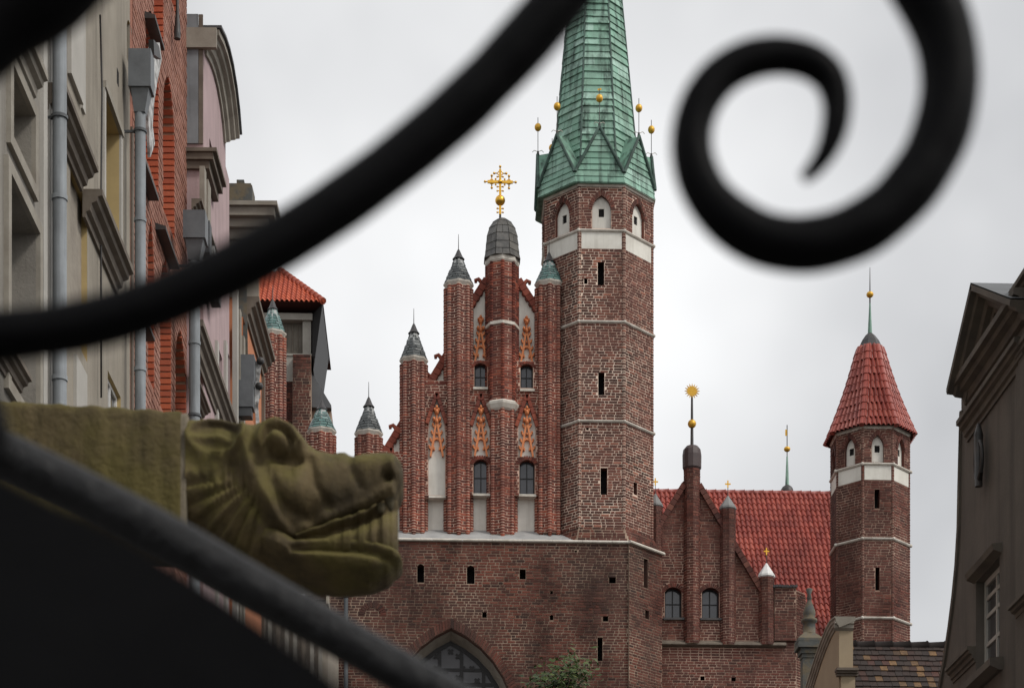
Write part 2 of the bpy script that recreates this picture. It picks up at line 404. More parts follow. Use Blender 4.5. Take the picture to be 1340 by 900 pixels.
def clip_poly(sub, conv):
    def area(p): return sum(p[i][0] * p[(i + 1) % len(p)][1] - p[(i + 1) % len(p)][0] * p[i][1] for i in range(len(p)))
    if area(conv) < 0: conv = conv[::-1]
    out = sub
    for i in range(len(conv)):
        a, b = conv[i], conv[(i + 1) % len(conv)]; inp, out = out, []
        if not inp: return []
        side = lambda p: (b[0] - a[0]) * (p[1] - a[1]) - (b[1] - a[1]) * (p[0] - a[0])
        for j in range(len(inp)):
            p, q = inp[j], inp[(j + 1) % len(inp)]; sp, sq = side(p), side(q)
            if sp >= 0: out.append(p)
            if (sp > 0 and sq < 0) or (sp < 0 and sq > 0):
                f = sp / (sp - sq); out.append((p[0] + f * (q[0] - p[0]), p[1] + f * (q[1] - p[1])))
    return out
def window(F, o, parent, cols=2, rows=2, fw=.05, bw=.03, depth=None, fm='window_frame', gm='glass', rowz=None, name='window'):
    """frame mesh with mullions (part) and every pane a sub-part"""
    d = o['depth'] if depth is None else depth
    sp = o['splay']; oi = dict(o); oi['a'] += sp; oi['b'] -= sp; oi['rise'] = max(0, o['rise'] - sp) if o['rise'] else 0
    if not o['rise'] and sp: oi['zs'] -= sp
    fr = MB(); out = op_poly(oi, -.001); inn = op_poly(oi, -fw); inn[0] = (inn[0][0], oi['zb'] + fw); inn[-1] = (inn[-1][0], oi['zb'] + fw)
    n = len(out)
    for i in range(n):
        k = (i + 1) % n
        fr.hexa([F(out[i][0], out[i][1], d - .05), F(out[k][0], out[k][1], d - .05), F(inn[k][0], inn[k][1], d - .05), F(inn[i][0], inn[i][1], d - .05),
                 F(out[i][0], out[i][1], d), F(out[k][0], out[k][1], d), F(inn[k][0], inn[k][1], d), F(inn[i][0], inn[i][1], d)])
    top = max(p[1] for p in inn); a, b, z0 = oi['a'] + fw, oi['b'] - fw, oi['zb'] + fw
    tx = [a + (b - a) * i / cols for i in range(cols + 1)]
    tz = [z0] + (rowz or [z0 + (top - z0) * j / rows for j in range(1, rows)]) + [top]
    for x in tx[1:-1]:
        c = op_interval(oi, 0, 0); h = top
        for (x0, y0), (x1, y1) in zip(inn[:-1], inn[1:]):
            if x0 <= x <= x1 and x1 > x0: h = max(y0 + (y1 - y0) * (x - x0) / (x1 - x0), z0 + .05)
        fr.fbox(F, x - bw / 2, x + bw / 2, z0, h, d - .045, d - .005)
    for z in tz[1:-1]:
        c = op_interval(oi, z, -fw)
        if c: fr.fbox(F, c[0], c[1], z - bw / 2, z + bw / 2, d - .04, d - .004)
    wo = fr.build(name, fm, parent)
    for i in range(cols):
        for j in range(len(tz) - 1):
            pl = clip_poly([(tx[i], tz[j]), (tx[i + 1], tz[j]), (tx[i + 1], tz[j + 1]), (tx[i], tz[j + 1])], inn)
            if len(pl) >= 3:
                g = MB(); g.fpoly(F, pl, d - .02, d + .002); g.build('pane', gm, wo)
    return wo
PROF = lambda p, h: [(0, 0), (p, 0), (p, -.22 * h), (p * .78, -.26 * h), (p * .72, -.42 * h), (p * .45, -.5 * h), (p * .38, -.74 * h), (p * .18, -.8 * h), (p * .15, -h), (0, -h)]

# ------------------------------------------------------------------ ground
g = MB(); g.quad((-1500, -600, 0), (1500, -600, 0), (1500, 2500, 0), (-1500, 2500, 0)); g.build('ground', 'ground', kind='structure')
g = MB(); g.quad((-3.3, -12, .004), (5.2, -12, .004), (5.2, 70, .004), (-3.3, 70, .004)); g.build('street', 'paving', kind='structure')

# ================================================================== the church
Y0 = 72.0                                   # front of the lower wall
CHU = thing('church', 'large red brick Gothic church with stepped gable, green copper spire and red tiled roof', 'church', (0, 76, 0))
def fy(y): return frame((0, y), (1, 0, 0), (0, -1, 0))
def X(px, y=Y0): return PY(px, 800, y).x
def Z(py, y=Y0, px=650): return PY(px, py, y).z
FL = fy(Y0)
TCX, TCY = X(781.5, 74.15), 74.15           # axis of the octagonal tower
RT = 75 / FPX * 74.15
RB = 2.42                                   # its wider base
C8, S8 = math.cos(math.pi / 8), math.sin(math.pi / 8)

def face8(cx, cy, R, k):                    # facade frame of octagon face k (0 faces the street)
    a = k * math.pi / 4; N = (math.sin(a), -math.cos(a), 0); T = (math.cos(a), math.sin(a), 0)
    return frame((cx + N[0] * R * C8, cy + N[1] * R * C8), T, N), R * S8

# ---- lower wall with the great pointed window
zL = Z(708)
xl, xr = X(330), TCX + RB * S8
wo = OP(X(590) - 86 * .02667, X(590) + 86 * .02667, Z(1100), Z(952), 130 * .02667, 'pointed', .75, .20, .26)
slits = [OP(X(546), X(555), Z(763), Z(742), .08, 'round', .5), OP(X(611), X(621), Z(764), Z(743), .08, 'round', .5),
         OP(X(680), X(688), Z(757), Z(744), depth=.5), OP(X(797), X(806), Z(761), Z(752), depth=.4),
         OP(X(720), X(723.5), Z(776), Z(772), depth=.2), OP(X(719.5), X(724), Z(810), Z(803), depth=.3),
         OP(X(789), X(796), Z(811), Z(804), depth=.3), OP(X(782), X(788.5), Z(863), Z(832), depth=.5),
         OP(X(631), X(637), Z(808), Z(800.5), depth=.3), OP(X(752), X(755), Z(721), Z(718.5), depth=.1)]
mb = MB()
facade(mb, FL, xl, xr, Z(1120), zL, slits + [wo], 0, 1)
mb.quad(FL(xl, 0), FL(xr, 0), FL(xr, Z(1120)), FL(xl, Z(1120)))
mb.quad(FL(xl - 30, 0, .3), FL(xl, 0, .3), FL(xl, zL, .3), FL(xl - 30, zL, .3))
FD, hwB = face8(TCX, TCY, RB, 1); FD2, _ = face8(TCX, TCY, RB, 2)
dslit = [OP(-.10, .13, Z(768, 72.7), Z(730, 72.7), depth=.5), OP(-.02, .2, Z(808, 72.7), Z(797, 72.7), depth=.3)]
zD = Z(708)
facade(mb, FD, -hwB, hwB, 0, zD, dslit, 0, 2); facade(mb, FD2, -hwB, hwB, 0, zD, [], 0, 0)
low = mb.build('wall', ['mortar_low', 'mortar_plain', 'mortar_plain'], CHU)
mb = MB()
zl0 = Z(925)
lay(mb, FL, xl + .5, xr, zl0, zL - .05, slits + [wo], miss=0, proud=.012)
lay(mb, FD, -hwB, hwB, zl0, zD - .05, dslit, miss=0, proud=.012)
arch_ring(mb, FL, wo, .26, .03, .115)
bl = OP(X(477), X(498), Z(860), Z(806), .25, 'round', .1); arch_ring(mb, FL, bl, .2, .028, .1)
mb.build('bricks', 'brick_low', low, 'stuff')
for o in slits + dslit:
    F_ = FL if o in slits else FD
    h = MB(); h.fpoly(F_, op_poly(o, .01), o['depth'] - .02, o['depth'] + .05); h.build('slit_window', 'dark_hollow', low)
# plaster band of the reveal and the iron tracery window
wi = dict(wo); s_ = .30
pl = MB(); inn = op_poly(wo, -.20); mid = op_poly(wo, -.05)
for i in range(len(inn) - 1):
    pl.quad(FL(mid[i][0], mid[i][1], .12), FL(mid[i + 1][0], mid[i + 1][1], .12), FL(inn[i + 1][0], inn[i + 1][1], .72), FL(inn[i][0], inn[i][1], .72))
pl.build('reveal', 'plaster_rough', low)
gw = window(FL, wo, CHU, 5, 5, .16, .12, .74, gm='glass_dark', rowz=[Z(1000), Z(940), Z(889), Z(870)])
for px, py in ((571, 868), (606, 868), (583, 872), (571, 852), (600, 852), (618, 868), (566, 886), (600, 880), (625, 884), (590, 846)):
    p = (X(px), Z(py)); cu = MB()
    for a in (45, 135, 225, 315):
        c = (p[0] + .11 * math.cos(R_(a)), p[1] + .11 * math.sin(R_(a)))
        cu.bar(FL, p, c, .075, .69 - .002 * (a // 90), .735 + .002 * (a // 90))
    cu.build('cusp', 'window_frame', gw)
# drainpipe in the corner and lead ledge with its white edge
mb = MB(); p = X(453); mb.tube([(p, Y0 - .12, Z(1000)), (p, Y0 - .12, zL)], .075, 10); mb.tube([(p, Y0 - .12, Z(785)), (p, Y0 - .12, Z(782))], .095, 10)
mb.build('downpipe', 'zinc_dark', CHU)
YW = 73.1; FW = fy(YW)                      # plane of the gable wall
mb = MB()
zb_ = Z(693, YW)
mb.add([(xl - 20, Y0 - .02, zL + .04), (X(775), Y0 - .02, zL + .04), (X(745), YW + .05, zb_), (xl - 20, YW + .05, zb_)], [(0, 1, 2, 3)])
mb.build('ledge', 'lead_ledge', CHU)
mb = MB()
pr = [(0, .06), (.1, .05), (.12, 0), (.1, -.035), (0, -.04)]
xx = xl - 20
while xx < xr + .05:
    x2 = min(xx + 1.05, xr + .05); mb.sweep(FL, [(xx + .004, zL), (x2 - .004, zL)], pr); xx = x2
    if x2 >= xr: break
mb.sweep(FD, [(-hwB - .03, zL), (0, zL)], pr); mb.sweep(FD, [(.005, zL), (hwB + .05, zL)], pr)
mb.build('coping', 'limestone', CHU)

# ---- octagonal buildings: shell, bricks, bands
def octa(cx, cy, R, yf, pxc, name, lev, bm, mm, slit_px, ck=.75, roll=.075):
    """lev: dict of pixel heights on the front plane"""
    z = lambda py: PY(pxc, py, yf).z
    z0, z1 = z(lev['bot']), z(lev['top'])
    sh = MB(); br = MB(); hw = R * S8
    zn0, znS, znA = z(lev['niche'][0]), z(lev['niche'][1]), z(lev['niche'][2]); nw = lev['nw']
    holes = []
    for k in (-2, -1, 0, 1, 2):
        F, _ = face8(cx, cy, R, k)
        ops = [OP(-nw, nw, zn0, znS, znA - znS, 'pointed', .16, ring=.14)]
        for kk, x0, x1, p1, p0 in slit_px:
            if kk == k: ops.append(OP(x0, x1, z(p1), z(p0), depth=.4))
        facade(sh, F, -hw, hw, z0, z1, ops, 0, 1)
        lay(br, F, -hw + roll * .8, hw - roll * .8, z0, z1, ops, skip=[(z(lev['band'][1]), z(lev['band'][0]))])
        arch_ring(br, F, ops[0], .14, .035, .10)
        holes.append((F, ops))
    for k in (3, 4, 5):
        F, _ = face8(cx, cy, R, k); sh.quad(F(-hw, z0), F(hw, z0), F(hw, z1), F(-hw, z1))
    # corner rolls, one moulded brick per course
    n = int((z1 - z0) / CH)
    for k in range(-3, 3):
        a = (k + .5) * math.pi / 4; x, y = cx + math.sin(a) * (R - .02), cy - math.cos(a) * (R - .02)
        for i in range(n):
            zz = z0 + i * CH
            r = roll * (1.0 if i % 2 else .93)
            br.lathe(x, y, [(r, zz + JT / 2), (r, zz + CH - JT / 2)], 6, a, 0, False)
        sh.lathe(x, y, [(roll * .86, z0), (roll * .86, z1)], 6, 0, 0, False, False)
    tw = sh.build(name, [mm, bm], CHU)
    br.build('bricks', bm, tw, 'stuff')
    for F, ops in holes:
        n_ = ops[0]; p = MB(); ps = .095; zt = zn0 + (znS - zn0) * .70
        so = OP(-ps, ps, zt, zt + (znA - zn0) * .25, depth=.25)
        pts = arch_pts(n_, -.001)
        # plaster infill with its square hole
        for poly in ([(-nw, zn0), (-ps, zn0), (-ps, znS), (-nw, znS)], [(ps, zn0), (nw, zn0), (nw, znS), (ps, znS)], [(-ps, zn0), (ps, zn0), (ps, so['zb']), (-ps, so['zb'])]):
            p.fpoly(F, poly, .12, .16)
        top = [q for q in pts]; hz = so['zs']
        lo_ = min(znS, hz)
        def strip(a, b, zlow):
            q = [(x, zz) for x, zz in top if a - 1e-6 <= x <= b + 1e-6]
            def at(x):
                for (x0, y0), (x1, y1) in zip(top[:-1], top[1:]):
                    if x0 <= x <= x1: return y0 + (y1 - y0) * (x - x0) / max(1e-9, x1 - x0)
                return znS
            q = [(a, at(a))] + [v for v in q if a + 1e-4 < v[0] < b - 1e-4] + [(b, at(b))]
            p.fpoly(F, [(a, zlow)] + q + [(b, zlow)], .12, .16)
        strip(-nw, -ps, znS); strip(ps, nw, znS); strip(-ps, ps, hz)
        if hz < znS: pass
        p.build('niche_panel', 'white_plaster', tw)
        h = MB(); h.fbox(F, -ps - .01, ps + .01, so['zb'] - .01, so['zs'] + .01, .158, .3); h.build('niche_opening', 'dark_hollow', tw)
        b = MB(); b.fbox(F, -hw + roll * 1.05, hw - roll * 1.05, z(lev['band'][1]) + .01, z(lev['band'][0]) - .01, -.012, .05); b.build('plaster_panel', 'white_plaster', tw)
        for o in ops[1:]:
            h = MB(); h.fbox(F, o['a'] - .01, o['b'] + .01, o['zb'] - .01, o['zs'] + .01, .37, .42); h.build('slit_window', 'dark_hollow', tw)
    for py in lev['strings']:
        zz = z(py); m_ = MB()
        m_.lathe(cx, cy, [(R + .0, zz - .065), (R + .06, zz - .045), (R + .09, zz - .005), (R + .08, zz + .025), (R + .0, zz + .045)], 8, math.pi / 8, 0, False, False)
        for k in range(-2, 3):
            a = (k + .5) * math.pi / 4; m_.ball((cx + math.sin(a) * (R + .06), cy - math.cos(a) * (R + .05), zz - .01), .066, 0, 8)
        m_.build('string_course', 'limestone', tw)
    zz = z1; m_ = MB()
    m_.lathe(cx, cy, [(R, zz - .10 * ck), (R + .05, zz - .07 * ck), (R + .07, zz), (R + .12, zz + .02), (R + .13, zz + .10 * ck), (R - .1, zz + .11 * ck)], 8, math.pi / 8, 0, False, False)
    m_.build('cornice', 'limestone', tw)
    return tw

YF = TCY - RT * C8
tower = octa(TCX, TCY, RT, YF, 787, 'stair_tower', dict(bot=690, top=243, niche=(299, 275, 256), nw=.33, band=(303, 326), strings=(302, 421, 551)),
             'brick_tower', 'mortar_tower',
             [(0, -.14, .09, 374, 343), (0, -.12, .10, 517, 487), (0, -.04, .20, 647, 612), (1, -.26, -.06, 641, 625), (0, -.62, -.50, 372, 364), (0, -.55, -.45, 563, 560)])
mb = MB(); br = MB()
zf0, zf1 = zL + .05, Z(690, YF, 787)
mb.lathe(TCX, TCY, [(RB - .06, zf0), (RT + .02, zf1)], 8, math.pi / 8, 0, False)
for k in (-1, 0, 1, 2):
    a = k * math.pi / 4
    n = max(1, int((zf1 - zf0) / CH))
    for i in range(n):
        f = (i + .5) / n; Rr = (RB - .06) * (1 - f) + RT * f
        F, hw = face8(TCX, TCY, Rr + .02, k); zz = zf0 + (zf1 - zf0) * i / n
        lay(br, F, -hw + .02, hw - .02, zz, zz + (zf1 - zf0) / n, ch=(zf1 - zf0) / n)
tb = mb.build('tower_base', 'mortar_low', CHU); br.build('bricks', 'brick_tower', tb, 'stuff')

# ---- copper spire
SPX = TCX - .09
sp = MB()
RE = 81.5 / FPX * TCY
zc = lambda py: PY(781.5, py, TCY).z
zfE = lambda py: PY(787, py, TCY - RE * C8).z
zE, zV, zA = zfE(243) + .12, zfE(224), zfE(166)
zAp, zRef, RRef = zc(-356), zc(173), 52.6 / FPX * TCY
def RP(z): return RRef * (zAp - z) / (zAp - zRef)
zP0 = zc(232)
rA = RE * C8 - .05; zW = zV + .42
sp.lathe(SPX, TCY, [(RE + .01, zE - .03), (RE + .01, zE + .02), (RE - .12, zV - .25), (RP(zW) - .02, zW - .02), (.01, zAp)], 8, math.pi / 8, 0, False)
def pv(k, R, z):                            # octagon vertex k (between face k and k+1)
    a = (k + .5) * math.pi / 4; return Vector((SPX + math.sin(a) * R, TCY - math.cos(a) * R, z))
def pf(k, r, z):                            # centre of face k at inradius r
    a = k * math.pi / 4; return Vector((SPX + math.sin(a) * r, TCY - math.cos(a) * r, z))
for k in range(8):                          # gablet roofs behind the little gables
    A = pf(k, rA, zA); B = pf(k, RP(zA + .1) * C8, zA + .12)
    for s in (-1, 1):
        kk = k - 1 if s < 0 else k
        V_ = pv(kk, RE - .05, zV); W_ = pv(kk, RP(zW) + .0, zW)
        sp.poly([A, V_, W_]); sp.poly([A, W_, B])
    sp.poly([pv(k - 1, RE, zE), pv(k, RE, zE), pv(k, RE - .14, zV), A - Vector((0, 0, .03)), pv(k - 1, RE - .14, zV)]) if False else None
spire = sp.build('spire', 'copper', CHU)
def sheet(mb, a, b, c, d, nrm, lo=.035, hi=.01):   # a,b lower edge; c,d upper edge
    a2, b2, c2, d2 = a + nrm * lo, b + nrm * lo, c + nrm * hi, d + nrm * hi
    mb.quad(a2, b2, c2, d2); mb.quad(a, b, b2, a2); mb.quad(b, c, c2, b2); mb.quad(d, a, a2, d2); mb.quad(c, d, d2, c2)
far_sheets = MB(); hs = .262; zTop = zc(-25)
for k in range(8):
    nrm = Vector((math.sin(k * math.pi / 4), -math.cos(k * math.pi / 4), .12)).normalized()
    z = zP0; j = 0
    while z < zAp - .5:
        z2 = min(z + hs * random.uniform(.93, 1.07), zAp - .3)
        l0, l1, u0, u1 = pv(k - 1, RP(z), z), pv(k, RP(z), z), pv(k - 1, RP(z2), z2), pv(k, RP(z2), z2)
        cuts = [0, 1]
        if random.random() < .4: cuts = [0, random.uniform(.25, .75), 1]
        for f0, f1 in zip(cuts[:-1], cuts[1:]):
            j1, j2 = random.uniform(-.008, .008), random.uniform(-.008, .008)
            args = (l0.lerp(l1, f0) + Vector((0, 0, j1)), l0.lerp(l1, f1) + Vector((0, 0, j2)), u0.lerp(u1, f1), u0.lerp(u1, f0), nrm, random.uniform(.03, .07), .008)
            if z < zTop and k in (-1 % 8, 0, 1, 7):
                m_ = MB(); sheet(m_, *args); m_.build('copper_sheet', 'copper', spire)
            else: sheet(far_sheets, *args)
        z = z2; j += 1
far_sheets.build('copper_sheets', 'copper', spire, 'stuff')
for k in range(8):                          # sheets on the gablets, rims and finials
    P0_, P1_ = pv(k - 1, RE, zE), pv(k, RE, zE); V0, V1 = pv(k - 1, RE - .04, zV), pv(k, RE - .04, zV); A = pf(k, rA, zA)
    nrm = (P1_ - P0_).cross(A - P0_).normalized(); out_ = Vector((math.sin(k * math.pi / 4), -math.cos(k * math.pi / 4), 0))
    if nrm.dot(out_) < 0: nrm = -nrm
    rows = 9
    def edge(s, z):
        P_, V_ = (P0_, V0) if s == 0 else (P1_, V1)
        if z <= zV: return P_.lerp(V_, (z - zE) / (zV - zE))
        f = min(1, (z - zV) / (zA - zV)); q = V_.lerp(A, f)
        return V_.lerp(A, f)
    for i in range(rows):
        za, zb2 = zE + (zA - zE) * i / rows, zE + (zA - zE) * (i + 1) / rows - .0
        if i == rows - 1: zb2 -= .03
        zs_ = [za, zb2]
        if za < zV < zb2: zs_ = [za, zV, zb2]
        m_ = MB(); lo = random.uniform(.03, .045)
        for q0, q1 in zip(zs_[:-1], zs_[1:]):
            sheet(m_, edge(0, q0), edge(1, q0), edge(1, q1), edge(0, q1), nrm, lo if q0 == za else .02, .02 if q1 != zb2 else .008)
        m_.build('copper_sheet', 'copper', spire)
    r_ = MB(); up = Vector((0, 0, .02))
    for V_ in (V0, V1):
        q = V_.lerp(A, .06); r_.tube([V_ + nrm * .07 - up * 2, V_.lerp(A, .05) + nrm * .06, V_.lerp(A, .5) + nrm * .05, A + nrm * .05 + up], [.05, .06, .055, .05], 8)
    r_.build('gablet_rim', 'copper_dark', spire)
    f_ = MB(); a_ = A + nrm * .03
    zb3 = zA + 1.02
    f_.tube([a_ - up * 3, a_ + Vector((0, 0, 1.35))], .012, 6, 0); f_.tube([a_, a_ + Vector((0, 0, .14))], [.06, .03], 8, 0)
    f_.ball(a_ + Vector((0, 0, 1.0)), .125, 1, 14, 1.12)
    if k == 0: f_.bar(fy(a_.y), (a_.x - .06, a_.z + 1.3), (a_.x + .07, a_.z + 1.33), .06, -.008, .008, 1)
    for s in (-1, 1): f_.tube([a_ + Vector((0, 0, .12)), a_ + Vector((s * .14, 0, .17)), a_ + Vector((s * .2, 0, .1))], .012, 5, 2)
    f_.build('finial', ['iron_rod', 'gold_paint', 'limestone'], spire)
r_ = MB()
for k in range(8): r_.tube([pv(k, RP(zW) + .02, zW), pv(k, RP(zAp - .4) + .02, zAp - .4)], [.04, .03], 6)
r_.build('hip_roll', 'copper_dark', spire)

# ---- pinnacles of the gable
def shaft(mbc, mbb, cx, cy, R, z0, z1, roll, m=0, vert=True, every=None):
    """octagonal brick shaft with a vertex to the front and roll mouldings on its angles"""
    n = max(1, int(round((z1 - z0) / CH))); ch = (z1 - z0) / n
    V = [(cx + R * math.sin(k * math.pi / 4), cy - R * math.cos(k * math.pi / 4)) for k in range(-4, 4)]
    if roll:
        pts = []
        mbc.lathe(cx, cy, [(R, z0), (R, z1)], 8, 0, 0, False)
        for k in range(-3, 4):
            a = k * math.pi / 4; mbc.lathe(cx + R * math.sin(a) * .98, cy - R * math.cos(a) * .98, [(roll - .009, z0), (roll - .009, z1)], 8, 0, 0, False)
    else: mbc.lathe(cx, cy, [(R, z0), (R, z1)], 8, 0, 0, False)
    for i in range(n):
        za, zb = z0 + i * ch + .0125, z0 + (i + 1) * ch - .0125
        for k in range(-3, 3):
            a0, a1 = k * math.pi / 4, (k + 1) * math.pi / 4; am = (a0 + a1) / 2
            F = frame((cx + math.sin(am) * R * C8, cy - math.cos(am) * R * C8), (math.cos(am), math.sin(am), 0), (math.sin(am), -math.cos(am), 0))
            hw = R * S8; g_ = roll * .75 if roll else 0
            if (i + k) % 2 == 0: segs = [(-hw + g_, hw - g_)]
            else:
                c = random.uniform(-.03, .03); segs = [(-hw + g_, c - JT / 2), (c + JT / 2, hw - g_)]
            if hw > .3: segs = [(-hw + g_, -.02 - JT / 2 + c_) for c_ in (0,)] + [(-.02 + JT / 2, hw - g_)] if i % 2 else [(-hw + g_, -hw * .45), (-hw * .45 + JT, hw * .5), (hw * .5 + JT, hw - g_)]
            for a, b in segs: brick_box(mbb, F, a, b, za, zb, .014 * random.uniform(.6, 1.4), m)
        for k in range(-3, 4):
            if not roll: continue
            a = k * math.pi / 4; r = roll * (1.0 if (i + k) % 2 else .94)
            mbb.lathe(cx + R * math.sin(a) * .98, cy - R * math.cos(a) * .98, [(r, za), (r, zb)], 8, 0, m, False)
def cone_cap(parent, cx, cy, R, z0, z1, mt, spike=.55):
    c = MB(); c.lathe(cx, cy, [(R * .93, z0), (R * .05, z1)], 8, 0, 0, False); cap = c.build('cap', 'cap_joint', parent)
    b = MB(); n = max(6, int((z1 - z0) / .10)); ch = (z1 - z0) / n
    for i in range(n):
        f0, f1 = i / n, (i + .80) / n; r0, r1 = R * (1 - f0 * .95), R * (1 - f1 * .95)
        m_ = max(5, int(2 * math.pi * r0 / .26)); ph = random.random()
        for k in range(m_):
            t0, t1 = 2 * math.pi * (k + ph + .05) / m_, 2 * math.pi * (k + ph + .95) / m_
            P = []
            for r, z in ((r0, z0 + ch * i + .008), (r1, z0 + ch * (i + .80))):
                for rr in (r - .05, r): P += [(cx + rr * math.sin(t), cy - rr * math.cos(t), z) for t in (t0, t1)]
            b.add(P, [(2, 3, 7, 6), (0, 2, 6, 4), (1, 5, 7, 3), (4, 6, 7, 5), (0, 1, 3, 2)])
    b.build('cap_bricks', mt, cap, 'stuff')
    s = MB(); s.lathe(cx, cy, [(R * .42, z1 - .34), (R * .36, z1 - .31), (R * .27, z1 - .24), (.055, z1 - .04), (.02, z1 + .02)], 10); s.tube([(cx, cy, z1 - .05), (cx, cy, z1 + spike)], [.016, .008], 6)
    s.build('spike', 'lead_dark', parent)
    s = MB(); s.lathe(cx, cy, [(R * .86, z0 - .16), (R * .92, z0 - .12), (R * 1.02, z0 - .05), (R * 1.03, z0 + .0), (R * .9, z0 + .02)], 8, 0, 0, False); s.build('rim', 'limestone', parent)
YP = 73.0
PB = 699
def pinnacle(px, hwpx, tip, rim, bot, mt, roll=.085):
    cx = X(px, YP); R = hwpx / FPX * YP - roll * .35; z = lambda py: PY(px, py, YP - R).z
    c = MB(); b = MB()
    z0, z1 = z(bot), z(rim) - .12
    shaft(c, b, cx, YP, R - roll * .45, z0, z1, roll)
    for k, dz in ((-2, .0), (-1, .07), (0, .2), (1, .07), (2, .0)):   # corbelled feet
        a = k * math.pi / 4; R2 = (R - roll * .45) * .98; x, y = cx + R2 * math.sin(a), YP - R2 * math.cos(a)
        if dz:
            nn = int(dz / CH + .99)
            for i in range(nn): b.lathe(x, y, [(roll * (.55 + .4 * (i + 1) / nn) * .8, z0 - dz + i * dz / nn + .01), (roll * (.6 + .4 * (i + 1) / nn), z0 - dz + (i + 1) * dz / nn - .012)], 8, 0, 0, False)
            c.lathe(x, y, [(roll * .4, z0 - dz), (roll * .7, z0)], 8, 0, 0, False)
    p = c.build('pinnacle', 'mortar_gable', CHU); b.build('bricks', 'brick_gable', p, 'stuff')
    cone_cap(p, cx, YP, R * 1.06, z1 + .16, PY(px, tip, YP).z, mt)
    return p
pinnacle(718.5, 19, 331, 366, PB - 4, 'cap_brick_green')
pinnacle(600, 19.5, 327, 366, PB - 4, 'cap_brick')
pinnacle(541.5, 18.5, 424, 466, PB - 4, 'cap_brick')
pinnacle(482.5, 18.5, 520, 562, PB - 4, 'cap_brick')
pinnacle(421, 19, 524, 559, PB - 4, 'cap_brick_green')
pinnacle(357, 17.5, 393, 431, PB - 4, 'cap_brick_green')

# ---- middle turret of the gable with lead dome and gilded cross
cx = X(657, YP); s_ = YP / FPX; z = lambda py: PY(657, py, YP - .55).z
c = MB(); b = MB()
Rm = 20.5 * s_
shaft(c, b, cx, YP, Rm, z(530), z(338), 0)
for k in range(-2, 3):
    a = k * math.pi / 4
    for i in range(int((z(338) - z(530)) / CH)):
        zz = z(530) + i * CH; b.lathe(cx + Rm * math.sin(a) * .97, YP - Rm * math.cos(a) * .97, [(.075, zz + JT / 2), (.075, zz + CH - JT / 2)], 6, 0, 0, False)
shaft(c, b, cx, YP, Rm - .07, z(697), z(530), .085)
for k, dz in ((-1, .08), (0, .22), (1, .08)):
    a = k * math.pi / 4
    for i in range(2): b.lathe(cx + (Rm - .07) * .98 * math.sin(a), YP - (Rm - .07) * .98 * math.cos(a), [(.05 + .02 * i, z(697) - dz + i * dz / 2), (.06 + .02 * i, z(697) - dz + (i + 1) * dz / 2 - .012)], 8, 0, 0, False)
mt_ = c.build('gable_turret', 'mortar_gable', CHU); b.build('bricks', 'brick_gable', mt_, 'stuff')
m_ = MB(); zz = z(530); m_.lathe(cx, YP, [(Rm - .05, zz - .12), (Rm + .02, zz - .06), (Rm + .10, zz + .08), (Rm + .11, zz + .16), (Rm + .04, zz + .22), (Rm - .05, zz + .24)], 8, 0, 0, False); m_.build('string_course', 'limestone', mt_)
m_ = MB(); zz = z(421); m_.lathe(cx, YP, [(Rm, zz - .07), (Rm + .06, zz - .05), (Rm + .06, zz + .05), (Rm, zz + .08)], 8, 0, 0, False); m_.build('string_course', 'limestone', mt_)
m_ = MB(); zz = z(336); m_.lathe(cx, YP, [(Rm + .02, zz - .12), (Rm + .06, zz - .06), (Rm + .06, zz + .12), (Rm, zz + .16)], 8, 0, 0, False); m_.build('cornice', 'limestone', mt_)
zD_ = lambda py: z(py) + (PY(657, py, YP).z - z(py)) * max(0, min(1, (333 - py) / 40))
prof = [(333, 24.5), (326, 23), (318, 22), (309, 20.8), (300, 17.8), (293, 12.5), (288, 6.5), (285.5, 2)]
dm = MB(); dm.lathe(cx, YP, [(r * s_ * .97, zD_(py)) for py, r in prof], 8, math.pi / 8, 0, False); dome = dm.build('dome', 'lead_dark', mt_)
for k in range(8):
    for i in range(len(prof) - 2):
        (p0, r0), (p1, r1) = prof[i], prof[i + 1]
        sub = [(0, 1)] if (i + k) % 3 else [(0, .5), (.5, 1)]
        for f0, f1 in sub:
            P = []
            for py, r, ex in ((p0 + .3, r0, .03), (p1, r1, .012)):
                for f in (f0 + .015, f1 - .015):
                    q0, q1 = [(cx + r * s_ * math.sin(a), YP - r * s_ * math.cos(a)) for a in ((k - .5) * math.pi / 4, (k + .5) * math.pi / 4)]
                    x, y = q0[0] + (q1[0] - q0[0]) * f, q0[1] + (q1[1] - q0[1]) * f
                    P.append(Vector((x, y, zD_(py))))
            nrm = Vector((math.sin(k * math.pi / 4), -math.cos(k * math.pi / 4), .35)).normalized()
            m_ = MB(); sheet(m_, P[0], P[1], P[3], P[2], nrm, .03, .012); m_.build('lead_sheet', 'lead_sheet', mt_)
